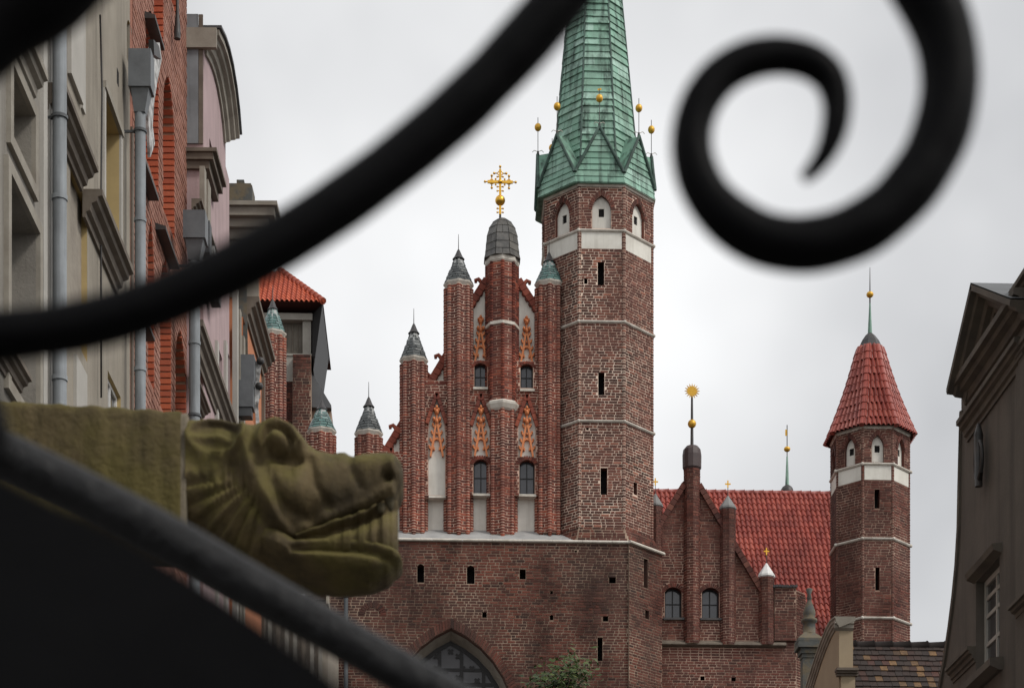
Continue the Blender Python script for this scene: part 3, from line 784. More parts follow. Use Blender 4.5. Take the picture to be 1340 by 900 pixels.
# the cross
m_ = MB(); F = fy(YP); zz = lambda py: PY(655, py, YP).z; cxx = X(654.5, YP)
m_.tube([(cxx, YP, zz(288)), (cxx, YP, zz(279))], [.05, .03], 8, 1)
m_.ball((cxx, YP, zz(262.5)), 6.6 * s_, 0, 20)
m_.fbox(F, cxx - .04, cxx + .04, zz(281), zz(222), -.03, .03); m_.fbox(F, X(638, YP), X(671, YP), zz(240) , zz(236.5), -.027, .033)
m_.ball((cxx, YP - .01, zz(238.2)), .085, 0, 10)
def ringf(x, zq, r):
    m_.tube([(x + r * math.cos(t), YP, zq + r * math.sin(t)) for t in [2 * math.pi * i / 12 for i in range(13)]], .017, 6)
for px, py, dx, dy in ((654.5, 227, 0, 1), (643.5, 238.2, -1, 0), (666, 238.2, 1, 0)):
    x, q = X(px, YP), zz(py); ringf(x, q, .085)
    for ax, ay in ((dx, dy), (dy, dx), (-dy, -dx)):
        e = .215 if (ax, ay) != (dx, dy) else .24
        m_.tube([(x + ax * .07, YP, q + ay * .07), (x + ax * e, YP, q + ay * e)], .02, 6); m_.ball((x + ax * e, YP, q + ay * e), .046, 0, 8)
for py in (244.5, 250, 273, 278, 231.5):
    for s in (-1, 1): m_.tube([(cxx, YP, zz(py)), (cxx + s * .1, YP, zz(py))], .016, 6); m_.ball((cxx + s * .1, YP, zz(py)), .035, 0, 8)
for s in (-1, 1):
    for t in (-1, 1): x = cxx + s * .16; m_.tube([(x, YP, zz(238.2)), (x, YP, zz(238.2) + t * .1)], .016, 6); m_.ball((x, YP, zz(238.2) + t * .1), .035, 0, 8)
m_.build('cross', ['gold', 'iron_rod'], mt_)

# ---- bays of the gable wall
def tracery_mesh():
    """terracotta canopy, unit: width 1 (x -.5..5), height 2.7; front at y=-.1"""
    F = frame((0, 0), (1, 0, 0), (0, -1, 0)); m = MB()
    for s in (-1, 1):
        m.bar(F, (s * .45, 0), (s * .04, 1.75), .13, -.14, 0); m.bar(F, (s * .30, .35), (s * .13, 1.15), .07, -.1, 0)
        pts = [(s * (.36 - .02 * i), .3 + .62 * math.sin(i / 6 * math.pi / 2)) for i in range(0)]
        arc = [(s * .33 * math.cos(t), .5 + .45 * math.sin(t)) for t in [math.pi / 2 * i / 5 for i in range(6)]]
        for p, q in zip(arc[:-1], arc[1:]): m.bar(F, p, q, .1, -.12, 0)
        m.bar(F, (s * .33, .5), (s * .17, .42), .1, -.12, 0); m.bar(F, (s * .17, .42), (s * .2, .34), .08, -.12, 0)
        for i in range(4):
            f = .22 + i * .22; x, zq = s * (.47 - .41 * f), 1.75 * f
            m.bar(F, (x, zq), (x + s * .16, zq + .10), .11, -.13, 0); m.ball((x + s * .17, -.07, zq + .15), .085, 0, 8)
    m.bar(F, (0, 1.65), (0, 2.3), .1, -.14, 0); m.ball((0, -.1, 1.82), .15, 0, 8)
    for x, zq, r in ((-.2, 1.95, .13), (.2, 1.95, .13), (0, 2.32, .17), (-.15, 2.45, .11), (.15, 2.45, .11), (0, 2.58, .12), (0, 1.2, .08)): m.ball((x, -.09, zq), r, 0, 8)
    me = bpy.data.meshes.new('tracery'); me.from_pydata(m.v, [], m.f); me.materials.append(MATS['terracotta'])
    me.polygons.foreach_set('use_smooth', m.s); return me
TR = tracery_mesh()
def tracery(pxc, py0, py1, wpx, d=.0):
    o = put('tracery', TR, CHU); o.location = (X(pxc, YW), YW - .01 - d, Z(py0, YW)); k = wpx / FPX * YW
    o.scale = (k, .9, (Z(py1, YW) - Z(py0, YW)) / 2.7)
zw = lambda py: Z(py, YW)
xw = lambda px: X(px, YW)
gw_ = MB()                                   # plaster core of the gable
gw_.fpoly(FW, [(xw(412), zw(700)), (xw(760), zw(700)), (xw(760), zw(480)), (xw(718), zw(432)), (xw(682), zw(370)), (xw(657), zw(335)), (xw(634), zw(368)), (xw(600), zw(432)), (xw(583), zw(470)), (xw(560), zw(510)), (xw(541), zw(545)), (xw(520), zw(575)), (xw(500), zw(602)), (xw(470), zw(640)), (xw(440), zw(640))], 0, .45)
gw_.fpoly(FW, [(xw(300), zw(700)), (xw(412), zw(700)), (xw(412), zw(610)), (xw(357), zw(540)), (xw(300), zw(540))], .01, .45)
gwall = gw_.build('gable_wall', 'white_plaster', CHU)
bands = MB(); bb = MB(); BO = .27; FBn = fy(YW - BO)
def band(p0, p1, pyb, pyt, ops=()):
    facade(bands, FBn, xw(p0), xw(p1), zw(pyb), zw(pyt), list(ops), 0, 1)
    bands.quad(FBn(xw(p0), zw(pyt)), FBn(xw(p1), zw(pyt)), FBn(xw(p1), zw(pyt), BO), FBn(xw(p0), zw(pyt), BO)); bands.quad(FBn(xw(p0), zw(pyb)), FBn(xw(p1), zw(pyb)), FBn(xw(p1), zw(pyb), BO), FBn(xw(p0), zw(pyb), BO))
    lay(bb, FBn, xw(p0), xw(p1), zw(pyb), zw(pyt), ops)
def gabl(c, hw, pyb, pyt): return OP(xw(c - hw), xw(c + hw), zw(pyb), zw(pyb - (pyb - pyt) * .52), (zw(pyt) - zw(pyb)) * .48, 'pointed', .26)
wins = []; GB = []
for c, px0, px1 in ((629, 605, 652), (689, 662, 713)):
    w1 = OP(xw(c - 8.5), xw(c + 8.0), zw(511), zw(484), .12, 'round', .255); w2 = OP(xw(c - 9.8), xw(c + 10.2), zw(649), zw(611), .17, 'round', .255)
    gb = gabl(c, 11.2, 601, 527); GB.append(gb)
    band(px0, px1, 601, 476, [w1, gb]); band(px0, px1, 651, 601.02, [w2])
    arch_ring(bb, FBn, w2, .14, .03, .085); arch_ring(bb, FBn, w1, .1, .03, .085)
    wins += [w1, w2]
    tracery(c, 476, 414, 17); tracery(c, 601, 534, 18, .19)
gb = gabl(571.5, 11, 652, 527); gb['zs'] = zw(575); gb['rise'] = zw(527) - zw(575); GB.append(gb)
band(548, 594, 652, 506, [gb]); tracery(571.5, 602, 535, 18, .19)
band(548, 594, 655.5, 652.02); band(548, 594, 508, 503)
gb2 = gabl(512, 10.5, 660, 600); GB.append(gb2); band(489, 536, 664, 596, [gb2]); tracery(512, 662, 604, 18, .19)
for o in GB:
    q = MB(); q.fpoly(FBn, op_poly(o, -.002), .07, .26); q.build('plaster_panel', 'white_plaster', gwall)
gband = bands.build('brick_band', ['mortar_gable', 'brick_gable'], gwall); bb.build('bricks', 'brick_gable', gwall, 'stuff')
for o in wins:
    wd = window(FBn, o, CHU, 2, 2 if o['zs'] > zw(560) else 2, .045, .035, .23)
st = MB()
def sill(p0, p1, py, d=.36): m_ = MB(); m_.hexa([FW(xw(p0), zw(py), 0), FW(xw(p1), zw(py), 0), FW(xw(p1), zw(py), -d), FW(xw(p0), zw(py), -d), FW(xw(p0), zw(py) + .15, 0), FW(xw(p1), zw(py) + .15, 0), FW(xw(p1), zw(py) + .08, -d), FW(xw(p0), zw(py) + .08, -d)]); m_.build('sill', 'limestone', CHU)
for p0, p1, py in ((619, 638, 514.5), (680, 699, 516), (619, 641, 653), (678.5, 701, 653), (561, 583, 656.5)): sill(p0, p1, py)
def rake(a, b, wd=.24, m_='brick_gable', crock=2, F=None, yy=YW, d0=.15, d1=-.42):
    F = F or FW; q0, q1 = (X(a[0], yy), Z(a[1], yy)), (X(b[0], yy), Z(b[1], yy))
    c = MB(); n = max(2, int(math.hypot(q1[0] - q0[0], q1[1] - q0[1]) / .2))
    for i in range(n):
        f0, f1 = (i + .04) / n, (i + .96) / n; L_ = lambda f: (q0[0] + (q1[0] - q0[0]) * f, q0[1] + (q1[1] - q0[1]) * f)
        c.bar(F, L_(f0), L_(f1), wd, -d0, -d1)
        if crock: c.bar(F, (L_(f0)[0], L_(f0)[1] - wd * .8), (L_(f0 + (f1 - f0) * .55)[0], L_(f0 + (f1 - f0) * .55)[1] - wd * .8), wd * .5, -d0 * .8, -.0)
    o = c.build('coping', m_, CHU)
    for i in range(crock):
        f = (i + .55) / crock; x, zq = q0[0] + (q1[0] - q0[0]) * f, q0[1] + (q1[1] - q0[1]) * f; s = -1 if q1[0] > q0[0] else 1
        m2 = MB(); P = F(x, zq, .12)
        m2.tube([P, P + Vector((s * .06, 0, .2)), P + Vector((s * .16, 0, .3)), P + Vector((s * .26, 0, .26)), P + Vector((s * .25, 0, .17))], [.09, .08, .075, .07, .05], 8)
        m2.build('crocket', 'brick_gable', o)
rake((615, 402), (637, 367)); rake((704, 407), (678, 367))
rake((557, 513), (586, 464)); rake((496, 608), (527, 556)); rake((478, 640), (498, 604), crock=0)
rake((363, 545), (412, 615), crock=2)
for c, t_, hw, b_ in ((629, 520, 13, 562), (689, 520, 14, 562), (571.5, 520, 13, 560), (512, 592, 13, 632)):
    rake((c - hw, b_), (c, t_), .12, crock=0, d0=.37, d1=-.05); rake((c + hw, b_), (c, t_), .12, crock=0, d0=.37, d1=-.05)

# ---- chapel gable right of the tower
YC = 73.9; FC = fy(YC); xc = lambda px: X(px, YC); zc2 = lambda py: Z(py, YC, 950)
mb = MB(); bb = MB()
cw = [OP(xc(870), xc(892), zc2(809), zc2(775), .17, 'round', .3, ring=.15), OP(xc(918.5), xc(941), zc2(809), zc2(775), .17, 'round', .3, ring=.15)]
ch_ = [OP(xc(916.5), xc(922), zc2(890), zc2(884.5), depth=.3), OP(xc(957), xc(963), zc2(891), zc2(885), depth=.3)]
facade(mb, FC, xc(840), xc(985), zc2(1100), zc2(750), cw + ch_, 0, 1)
mb.quad(FC(xc(985), zc2(1100)), FC(xc(1042), zc2(1100)), FC(xc(1042), zc2(775)), FC(xc(985), zc2(775)))
mb.poly([FC(xc(985), zc2(775)), FC(xc(1000), zc2(775)), FC(xc(985), zc2(750))])
mb.poly([FC(xc(840), zc2(750)), FC(xc(985), zc2(750)), FC(xc(914), zc2(630)), FC(xc(894), zc2(630)), FC(xc(850), zc2(704)), FC(xc(840), zc2(704))])
mb.box((xc(840), YC + .001, 0), (xc(1042), YC + 4, zc2(1099)))
FX = frame((xc(1042), YC), (math.cos(R_(50)), math.sin(R_(50)), 0), (math.sin(R_(50)), -math.cos(R_(50)), 0))
mb.quad(FX(0, 0), FX(.7, 0), FX(.7, zc2(775)), FX(0, zc2(775)))
chap = mb.build('chapel_wall', ['mortar_chapel', 'brick_chapel'], CHU)
def lim(zq):
    a, b = xc(850), xc(1042)
    if zq > zc2(776):
        f = (zq - zc2(775)) / (zc2(630) - zc2(775)); b = xc(1000) + (xc(914) - xc(1000)) * f
    if zq > zc2(704):
        f = (zq - zc2(704)) / (zc2(630) - zc2(704)); a = xc(850) + (xc(894) - xc(850)) * f
    return (a, b) if b - a > .1 else None
lay(bb, FC, 0, 0, zc2(925), zc2(630), cw + ch_, lim); lay(bb, FX, 0, .7, zc2(925), zc2(775))
for o in cw: arch_ring(bb, FC, o, .15, .03, .085)
bb.build('bricks', 'brick_chapel', chap, 'stuff')
for o in cw: window(FC, o, CHU, 2, 2, .05, .04, .28); 
for o in ch_: h = MB(); h.fbox(FC, o['a'], o['b'], o['zb'], o['zs'], .27, .3); h.build('slit_window', 'dark_hollow', chap)
for p0, p1 in ((868, 895), (916, 945)): m_ = MB(); m_.fbox(FC, xc(p0), xc(p1), zc2(812), zc2(809.3), -.12, .02); m_.build('sill', 'lead_dark', CHU)
rake((850, 706), (895, 631), .2, 'brick_chapel', 0, FC, YC); rake((1001, 777), (914, 631), .2, 'brick_chapel', 0, FC, YC)
m_ = MB(); m_.sweep(FC, [(xc(850), zc2(838)), (xc(1028), zc2(838))], [(.0, .0), (.20, -.14), (.21, -.19), (.12, -.22), (.03, -.24), (0, -.24)])
cs = m_.build('ledge', 'trim_brown', CHU)
def chap_pin(px, hw, bot, top, kind):
    yy = YC - .02; cx = X(px, yy); R = hw / FPX * yy; z = lambda py: PY(px, py, yy - R).z
    c = MB(); b = MB(); shaft(c, b, cx, yy, R, z(bot), z(top), 0)
    p = c.build('pinnacle', 'mortar_chapel', CHU); b.build('bricks', 'brick_chapel', p, 'stuff')
    if kind == 'dome':
        m_ = MB(); m_.lathe(cx, yy, [(R * .9, z(613)), (R * 1.18, z(609)), (R * 1.2, z(592)), (R * 1.1, z(585)), (R * .75, z(580.5)), (.04, z(578.5))], 12, 0, 0, False); m_.build('cap', 'lead_brown', p)
        m_ = MB(); m_.tube([(cx, yy, z(580)), (cx, yy, z(508))], [.06, .035], 8, 0); m_.ball((cx, yy, z(550.5)), 5.6 / FPX * yy, 1, 18)
        q = z(508); F = fy(yy - .04)
        pts = []
        for i in range(32):
            r = (10.0 if i % 2 == 0 else 5.6) / FPX * yy; t = 2 * math.pi * i / 32; pts.append((cx + r * math.sin(t), q + r * math.cos(t)))
        m_.fpoly(F, pts, -.02, .02, 1); m_.build('sun_finial', ['iron_rod', 'gold_paint'], p)
    else:
        m_ = MB(); m_.lathe(cx, yy, [(R * .95, z(top) - .02), (R * 1.15, z(top) + .03), (R * 1.12, z(top) + .1), (R * .1, z(top) + .1 + kind)], 8, math.pi / 8 * 0, 0, False); m_.build('cap', 'pale_stone' if kind < .42 else 'white_paint', p)
        zt = z(top) + .1 + kind; m_ = MB(); m_.tube([(cx, yy, zt - .05), (cx, yy, zt + .55)], .012, 6, 0); F = fy(yy)
        m_.fbox(F, cx - .1, cx + .1, zt + .41, zt + .455, -.015, .015, 1); m_.fbox(F, cx - .022, cx + .022, zt + .30, zt + .56, -.012, .012, 1); m_.build('cross', ['iron_rod', 'gold'], p)
chap_pin(905.5, 10.5, 840, 611, 'dome'); chap_pin(952.5, 10, 842, 664, .41); chap_pin(1003, 10, 842, 753, .43); chap_pin(857.5, 9, 790, 661, .40)
mb = MB(); b = MB()                         # parapet block at the end of the chapel
mb.box((xc(1013), YC - .12, zc2(838)), (xc(1041), YC + .8, zc2(768)))
Fp = fy(YC - .12); lay(b, Fp, xc(1013), xc(1041), zc2(838), zc2(770))
Fq = frame((xc(1041), YC - .12), (math.cos(R_(48)), math.sin(R_(48)), 0), (math.sin(R_(48)), -math.cos(R_(48)), 0)); mb.fbox(Fq, 0, .62, zc2(838), zc2(772), 0, .3); lay(b, Fq, 0, .62, zc2(838), zc2(773), proud=.02)
pb = mb.build('parapet', 'mortar_chapel', CHU); b.build('bricks', 'brick_chapel', pb, 'stuff')
b = MB()
for i in range(9):
    x = xc(1012) + i * .1; b.tube([(x, YC - .22, zc2(768) + random.uniform(0, .03)), (x, YC + .2, zc2(766))], .055, 6)
b.build('coping', 'lead_dark', pb)

# ---- tiled roof
def tile(mb, P, U, V, N, wd, ln, lift=.03, m=0):
    """one pantile: P lower left corner, U across, V up the slope"""
    n = 5; hs_ = [.0, .07, .095, .06, .012, .0]
    lo = [P + U * (wd * i / n) + N * (hs_[i] + lift) for i in range(n + 1)]; hi = [P + V * (ln * 1.08) + U * (wd * i / n) + N * (hs_[i] + .004) for i in range(n + 1)]
    und = [p - N * .03 for p in lo]
    mb.add(lo + hi + und, [(i, i + 1, n + 2 + i, n + 1 + i) for i in range(n)] + [(2 * (n + 1) + i, 2 * (n + 1) + i + 1, i + 1, i) for i in range(n)], m)
yr, ye = 84.0, 77.2
zr = Z(645, yr, 970); zee = zr - (yr - ye) * 1.27
x0r, x1r = X(838, yr), X(1100, yr)
mb = MB(); mb.quad((x0r, ye, zee), (x1r, ye, zee), (x1r, yr, zr), (x0r, yr, zr)); mb.quad((x0r, yr, zr), (x1r, yr, zr), (x1r, 90.8, zee), (x0r, 90.8, zee))
mb.box((x0r + .1, ye + .3, 0), (x1r - .1, 90, zee - .05))
roof = mb.build('roof', 'roof_base', CHU)
V = Vector((0, yr - ye, zr - zee)); Ls = V.length; V.normalize(); N = Vector((0, -V.z, V.y)); U = Vector((1, 0, 0)); tl = MB()
rows = int(Ls / .39); wd = .196
for i in range(rows):
    x = x0r - random.uniform(0, .01)
    while x < x1r:
        jx = random.uniform(-.003, .003); tile(tl, Vector((x + jx, ye, zee)) + V * (i * .39 + random.uniform(-.006, .006)), U, V, N, wd * .97, .39, random.uniform(.036, .046)); x += wd
tl.build('roof_tiles', 'roof_tile', roof, 'stuff')
x = x0r
while x < x1r:
    m_ = MB(); m_.tube([(x, yr, zr + .0), (x + .36, yr, zr + .015), (x + .4, yr, zr + .03)], [.12, .125, .14], 8); m_.build('ridge_tile', 'roof_tile', roof); x += .39
# ridge turret with green spike behind the roof
yt = 87.0; cx = X(1030, yt); z = lambda py: PY(1030, py, yt).z
m_ = MB(); s_ = yt / FPX
m_.lathe(cx, yt, [(8.5 * s_, z(660)), (8.8 * s_, z(644)), (8 * s_, z(640)), (6 * s_, z(637)), (2.6 * s_, z(634.5))], 12, 0, 0); rt = m_.build('ridge_turret', 'lead_dark', CHU)
m_ = MB(); m_.lathe(cx, yt, [(2.6 * s_, z(635)), (1.0 * s_, z(597))], 8, 0, 0, False); m_.build('spike', 'copper', rt)
m_ = MB(); m_.tube([(cx, yt, z(598)), (cx, yt, z(556))], .02, 6, 0); m_.ball((cx, yt, z(587.5)), 4.4 * s_, 1, 14, .8); m_.fbox(fy(yt), cx - .08, cx + .02, z(570), z(562), -.01, .01, 1); m_.build('finial', ['iron_rod', 'gold_paint'], rt)

# ---- slender octagonal turret at the right
ycT = 75.9; Rt2 = 51.5 / FPX * ycT; cx = X(1138.4, ycT); YF2 = ycT - Rt2 * C8
octa(cx, ycT, Rt2, YF2, 1149, 'corner_turret', dict(bot=960, top=556, niche=(605, 584, 569), nw=.22, band=(609, 628), strings=(607, 704.5, 808)),
     'brick_chapel', 'mortar_chapel', [(0, -.12, .07, 665, 640), (0, -.09, .07, 772, 742)], ck=1.5, roll=.06)
z = lambda py: PY(1138, py, ycT).z; zf2 = lambda py: PY(1149, py, YF2 - .2).z
mb = MB(); mb.lathe(cx, ycT, [(Rt2, 0), (Rt2, Z(958, YF2, 1149))], 8, math.pi / 8, 0, False); mb.build('turret_base', 'mortar_plain', CHU)
s_ = ycT / FPX
def RR(f): return (58.8 * (1 - f) + 15.5 * f - 3.0 * math.sin(math.pi * f)) * s_
zt0, zt1 = zf2(556), z(457)
mb = MB(); mb.lathe(cx, ycT, [(RR(0) - .05, zt0 + .05)] + [(RR(i / 6) - .03, zt0 + (zt1 - zt0) * i / 6) for i in range(7)], 8, math.pi / 8, 0, False); tr = mb.build('turret_roof', 'roof_base', CHU)
tl = MB(); rows = 11
for k in range(8):
    a = k * math.pi / 4; U = Vector((math.cos(a), math.sin(a), 0)); out = Vector((math.sin(a), -math.cos(a), 0))
    for i in range(rows):
        f0, f1 = i / rows, (i + 1) / rows; r0, r1 = RR(f0), RR(f1); P0_ = Vector((cx, ycT, 0)) + out * (r0 * C8) + Vector((0, 0, zt0 + (zt1 - zt0) * f0)); P1_ = Vector((cx, ycT, 0)) + out * (r1 * C8) + Vector((0, 0, zt0 + (zt1 - zt0) * f1))
        V = P1_ - P0_; ln = V.length; V.normalize(); N = (out * V.z + Vector((0, 0, -V.dot(out)))).normalized()
        hw = r0 * S8; wd = .19; n = max(1, int(round(2 * hw / wd))); w2 = 2 * hw / n
        for j in range(n): tile(tl, P0_ + U * (-hw + j * w2), U, (V + (-(U * ((-hw + (j + .5) * w2) * (1 - r1 / r0)))) / ln).normalized(), N, w2 * .97, ln, .03)
tl.build('roof_tiles', 'roof_tile', tr, 'stuff')
for k in range(8):
    for i in range(rows):
        f0, f1 = i / rows, (i + 1.08) / rows; a = (k + .5) * math.pi / 4
        P = [Vector((cx + math.sin(a) * (RR(f) + .02), ycT - math.cos(a) * (RR(f) + .02), zt0 + (zt1 - zt0) * f)) for f in (f0, min(1, f1))]
        m_ = MB(); m_.tube(P, [.105, .08], 8); m_.build('hip_tile', 'roof_tile', tr)
m_ = MB(); m_.lathe(cx, ycT, [(17 * s_, z(458)), (15.5 * s_, z(455)), (12 * s_, z(447)), (7 * s_, z(440)), (2.8 * s_, z(436))], 8, math.pi / 8, 0, False); cp = m_.build('turret_cap', 'lead_dark', CHU)
m_ = MB(); m_.lathe(cx, ycT, [(3.0 * s_, z(438)), (1.3 * s_, z(404)), (1.0 * s_, z(396))], 8, 0, 0, False); m_.build('spike', 'copper', cp)
m_ = MB(); m_.tube([(cx, ycT, z(398)), (cx, ycT, z(350))], [.03, .01], 6, 0); m_.ball((cx, ycT, z(385.5)), 4.8 * s_, 1, 14, .85); m_.build('finial', ['iron_rod', 'gold_paint'], cp)

# ---- body of the church behind, so that the towers stand on something
m_ = MB(); m_.box((xl - 20, YW + .46, 0), (X(866), 84, Z(700))); m_.box((X(650), 80, 0), (X(866, 84), 92, Z(720, 84))); m_.build('nave_body', 'mortar_plain', CHU)

# ================================================================== tower behind the church, left
YB = 88.0; FB = fy(YB); xb = lambda px: X(px, YB); zb = lambda py: PY(400, py, YB).z
BT = thing('brick_tower', 'old brick tower with grey timber top storey under an orange hipped roof, far left', 'tower', (xb(370), YB + 3, 0))
mb = MB(); br = MB()
mb.box((xb(300), YB + .02, 0), (xb(408), YB + 6, zb(467)))
lay(br, FB, xb(340), xb(408), zb(640), zb(468), ch=.125); 
m_ = mb.build('wall', 'mortar_plain', BT); br.build('bricks', 'brick_low', m_, 'stuff')
m_ = MB(); m_.fbox(FB, xb(373), xb(383.5), zb(500), zb(466), -.05, .1); m_.build('stone_panel', 'tower_stone', BT)
m_ = MB(); m_.fbox(FB, xb(384), xb(408), zb(640), zb(470), -.5, .02); bu = m_.build('buttress', 'mortar_low', BT)
br = MB(); lay(br, fy(YB - .5), xb(384), xb(408), zb(640), zb(470), ch=.125); br.build('bricks', 'brick_low', bu, 'stuff')
m_ = MB(); m_.fbox(FB, xb(300), xb(396), zb(464), zb(420), .25, 5); m_.build('timber_wall', 'tower_wood', BT)
m_ = MB(); m_.fbox(FB, xb(396), xb(407), zb(464), zb(420), 0, 5); m_.build('corner_post', 'tower_stone', BT)
m_ = MB(); m_.fbox(FB, xb(300), xb(409), zb(420), zb(411.5), -.12, 5); m_.build('beam', 'tower_stone', BT)
m_ = MB(); m_.fbox(FB, xb(300), xb(408.5), zb(466.5), zb(464), -.1, 5); m_.build('string_course', 'tower_stone', BT)
for px in (374, 382, 389):
    m_ = MB(); m_.fbox(FB, xb(px), xb(px + .8), zb(463), zb(421), .2, .26); m_.build('batten', 'trim_brown', BT)
m_ = MB(); m_.add([FB(xb(408.5), zb(411), 0), FB(xb(423), zb(405), -.6), FB(xb(411), zb(490), -.5), FB(xb(408.5), zb(490), 0), FB(xb(408.5), zb(411), 5), FB(xb(423), zb(405), 5), FB(xb(411), zb(490), 5), FB(xb(408.5), zb(490), 5)], [(0, 1, 2, 3), (4, 5, 6, 7), (0, 1, 5, 4), (1, 2, 6, 5), (2, 3, 7, 6)])
m_.build('eave_boarding', 'window_frame', BT)
m_ = MB(); e = [(xb(290), YB - .65, zb(404)), (xb(424), YB - .65, zb(404)), (xb(424), YB + 6.5, zb(404)), (xb(290), YB + 6.5, zb(404))]
zt = PY(368, 355, YB + 2.2).z; T0, T1 = (X(366, YB + 2.2), YB + 2.2, zt), (X(320, YB + 2.2), YB + 2.2, zt)
m_.add(e + [T0, T1], [(0, 1, 4, 5), (1, 2, 4), (2, 3, 5, 4), (3, 0, 5), (0, 1, 2, 3)]); rf = m_.build('roof', 'roof_base', BT)
tl = MB(); A = Vector(e[0]); V = Vector((0, 2.85, zt - e[0][2])); Ls = V.length; V.normalize(); N = Vector((0, -V.z, V.y)); U = Vector((1, 0, 0))
rows = int(Ls / .30)
for i in range(rows):
    x = xb(292)
    while x < e[1][0] - (e[1][0] - T0[0]) * ((i + .6) / rows) + .02:
        tile(tl, Vector((x, e[0][1], e[0][2])) + V * (i * .30), U, V, N, .20, .30, .035); x += .205
tl.build('roof_tiles', 'roof_tile_orange', rf, 'stuff')
for i in range(rows):
    P = [Vector(e[1]).lerp(Vector(T0), f) + Vector((0, 0, .06)) for f in (i / rows, (i + 1.05) / rows)]
    m_ = MB(); m_.tube(P, [.15, .12], 8); m_.build('hip_tile', 'roof_tile_orange', rf)
m_ = MB(); m_.add([FB(xb(408), zb(488), .2), FB(xb(433), zb(531), .2), FB(xb(433), zb(531), 4), FB(xb(408), zb(488), 4)], [(0, 1, 2, 3)]); m_.fpoly(FB, [(xb(408), zb(490)), (xb(408), zb(700)), (xb(433), zb(700)), (xb(433), zb(533))], .3, 4); m_.build('lean_to', ['mortar_low'], BT)
m_ = MB(); m_.fpoly(FB, [(xb(407), zb(486)), (xb(408), zb(533)), (xb(433.5), zb(533.5)), (xb(433.5), zb(530))], -.05, .29); m_.build('lean_to_roof', 'dark_roof', BT)

# ================================================================== houses on the left side of the street
DL = math.atan((650 - 560) / FPX); NL = Vector((math.cos(DL), -math.sin(DL), 0)); TL = Vector((math.sin(DL), math.cos(DL), 0))
PL0 = -NL * 5.0; FLh = frame(PL0, TL, NL)
def LH(px, py, off=0.0):
    q = PN(px, py, PL0 + NL * off, NL); return ((q - PL0).dot(TL), q.z)
def lt(px, off=0): return LH(px, 500, off)[0]
def hood(parent, a, b, p, h, name='hood', m='trim_brown', prof=None):   # a,b: (px,py) of its lower front edge
    q0, q1 = LH(a[0], a[1], p), LH(b[0], b[1], p); zz = (q0[1] + q1[1]) / 2 + h
    m_ = MB(); m_.sweep(FLh, [(q0[0], zz), (q1[0], zz)], prof or PROF(p, h)); return m_.build(name, m, parent)
def body(F, t0, t1, z1, m_, depth=7.0):     # the rest of the house behind its facade
    m_.add([F(t0, 0), F(t1, 0), F(t1, 0, depth), F(t0, 0, depth), F(t0, z1), F(t1, z1), F(t1, z1, depth), F(t0, z1, depth)],
           [(1, 2, 6, 5), (2, 3, 7, 6), (3, 0, 4, 7), (4, 5, 6, 7)])
def lop(px0, px1, ref, pyt, pyb, depth=.2, rise=0, kind='rect', splay=0.0):
    return OP(lt(px0), lt(px1), LH(ref, pyb)[1], LH(ref, pyt)[1] - rise, rise, kind, depth, splay)
def fill(parent, F, o, m_, name, d=None):
    d = o['depth'] if d is None else d; q = MB(); q.fpoly(F, op_poly(o, .0), d - .01, d + .05); return q.build(name, m_, parent)
def downpipe(parent, px, py_top, rpx, off=.16, hopper=None):
    t = lt(px, off); r = rpx / FPX * t; zt = LH(px, py_top, off)[1]
    m_ = MB(); m_.tube([FLh(t, 0, -off), FLh(t, zt, -off)], r, 14)
    zz = 2.0
    while zz < zt:
        m_.tube([FLh(t, zz, -off), FLh(t, zz + .05, -off)], r * 1.12, 14); zz += 2.0
    o = m_.build('downpipe', 'zinc', parent)
    zz = 1.4
    while zz < zt:
        b = MB(); b.tube([FLh(t, zz, -off), FLh(t, zz + .035, -off)], r * 1.2, 14); b.fbox(FLh, t - .015, t + .015, zz, zz + .03, -off, .0); b.build('bracket', 'zinc_dark', o); zz += 2.3
    if hopper:
        w_, h_ = hopper; b = MB()
        q = [(t - w_ / 2, t + w_ / 2, -off - w_ * .55, -off + w_ * .45, zt + .15, zt + .15 + h_)]
        t0, t1, d0, d1, z0, z1 = q[0]
        b.fbox(FLh, t0, t1, z0, z1, d0, d1)
        b.hexa([FLh(t - r, z0 - .3, -off - r), FLh(t + r, z0 - .3, -off - r), FLh(t + r, z0 - .3, -off + r), FLh(t - r, z0 - .3, -off + r), FLh(t0 + .03, z0 - .001, d0 + .03), FLh(t1 - .03, z0 - .001, d0 + .03), FLh(t1 - .03, z0 - .001, d1 - .03), FLh(t0 + .03, z0 - .001, d1 - .03)])
        b.fbox(FLh, t0 - .03, t1 + .03, z1 - .05, z1, d0 - .03, d1 + .03) if False else None
        b.build('hopper', 'zinc_mid', o)
    return o

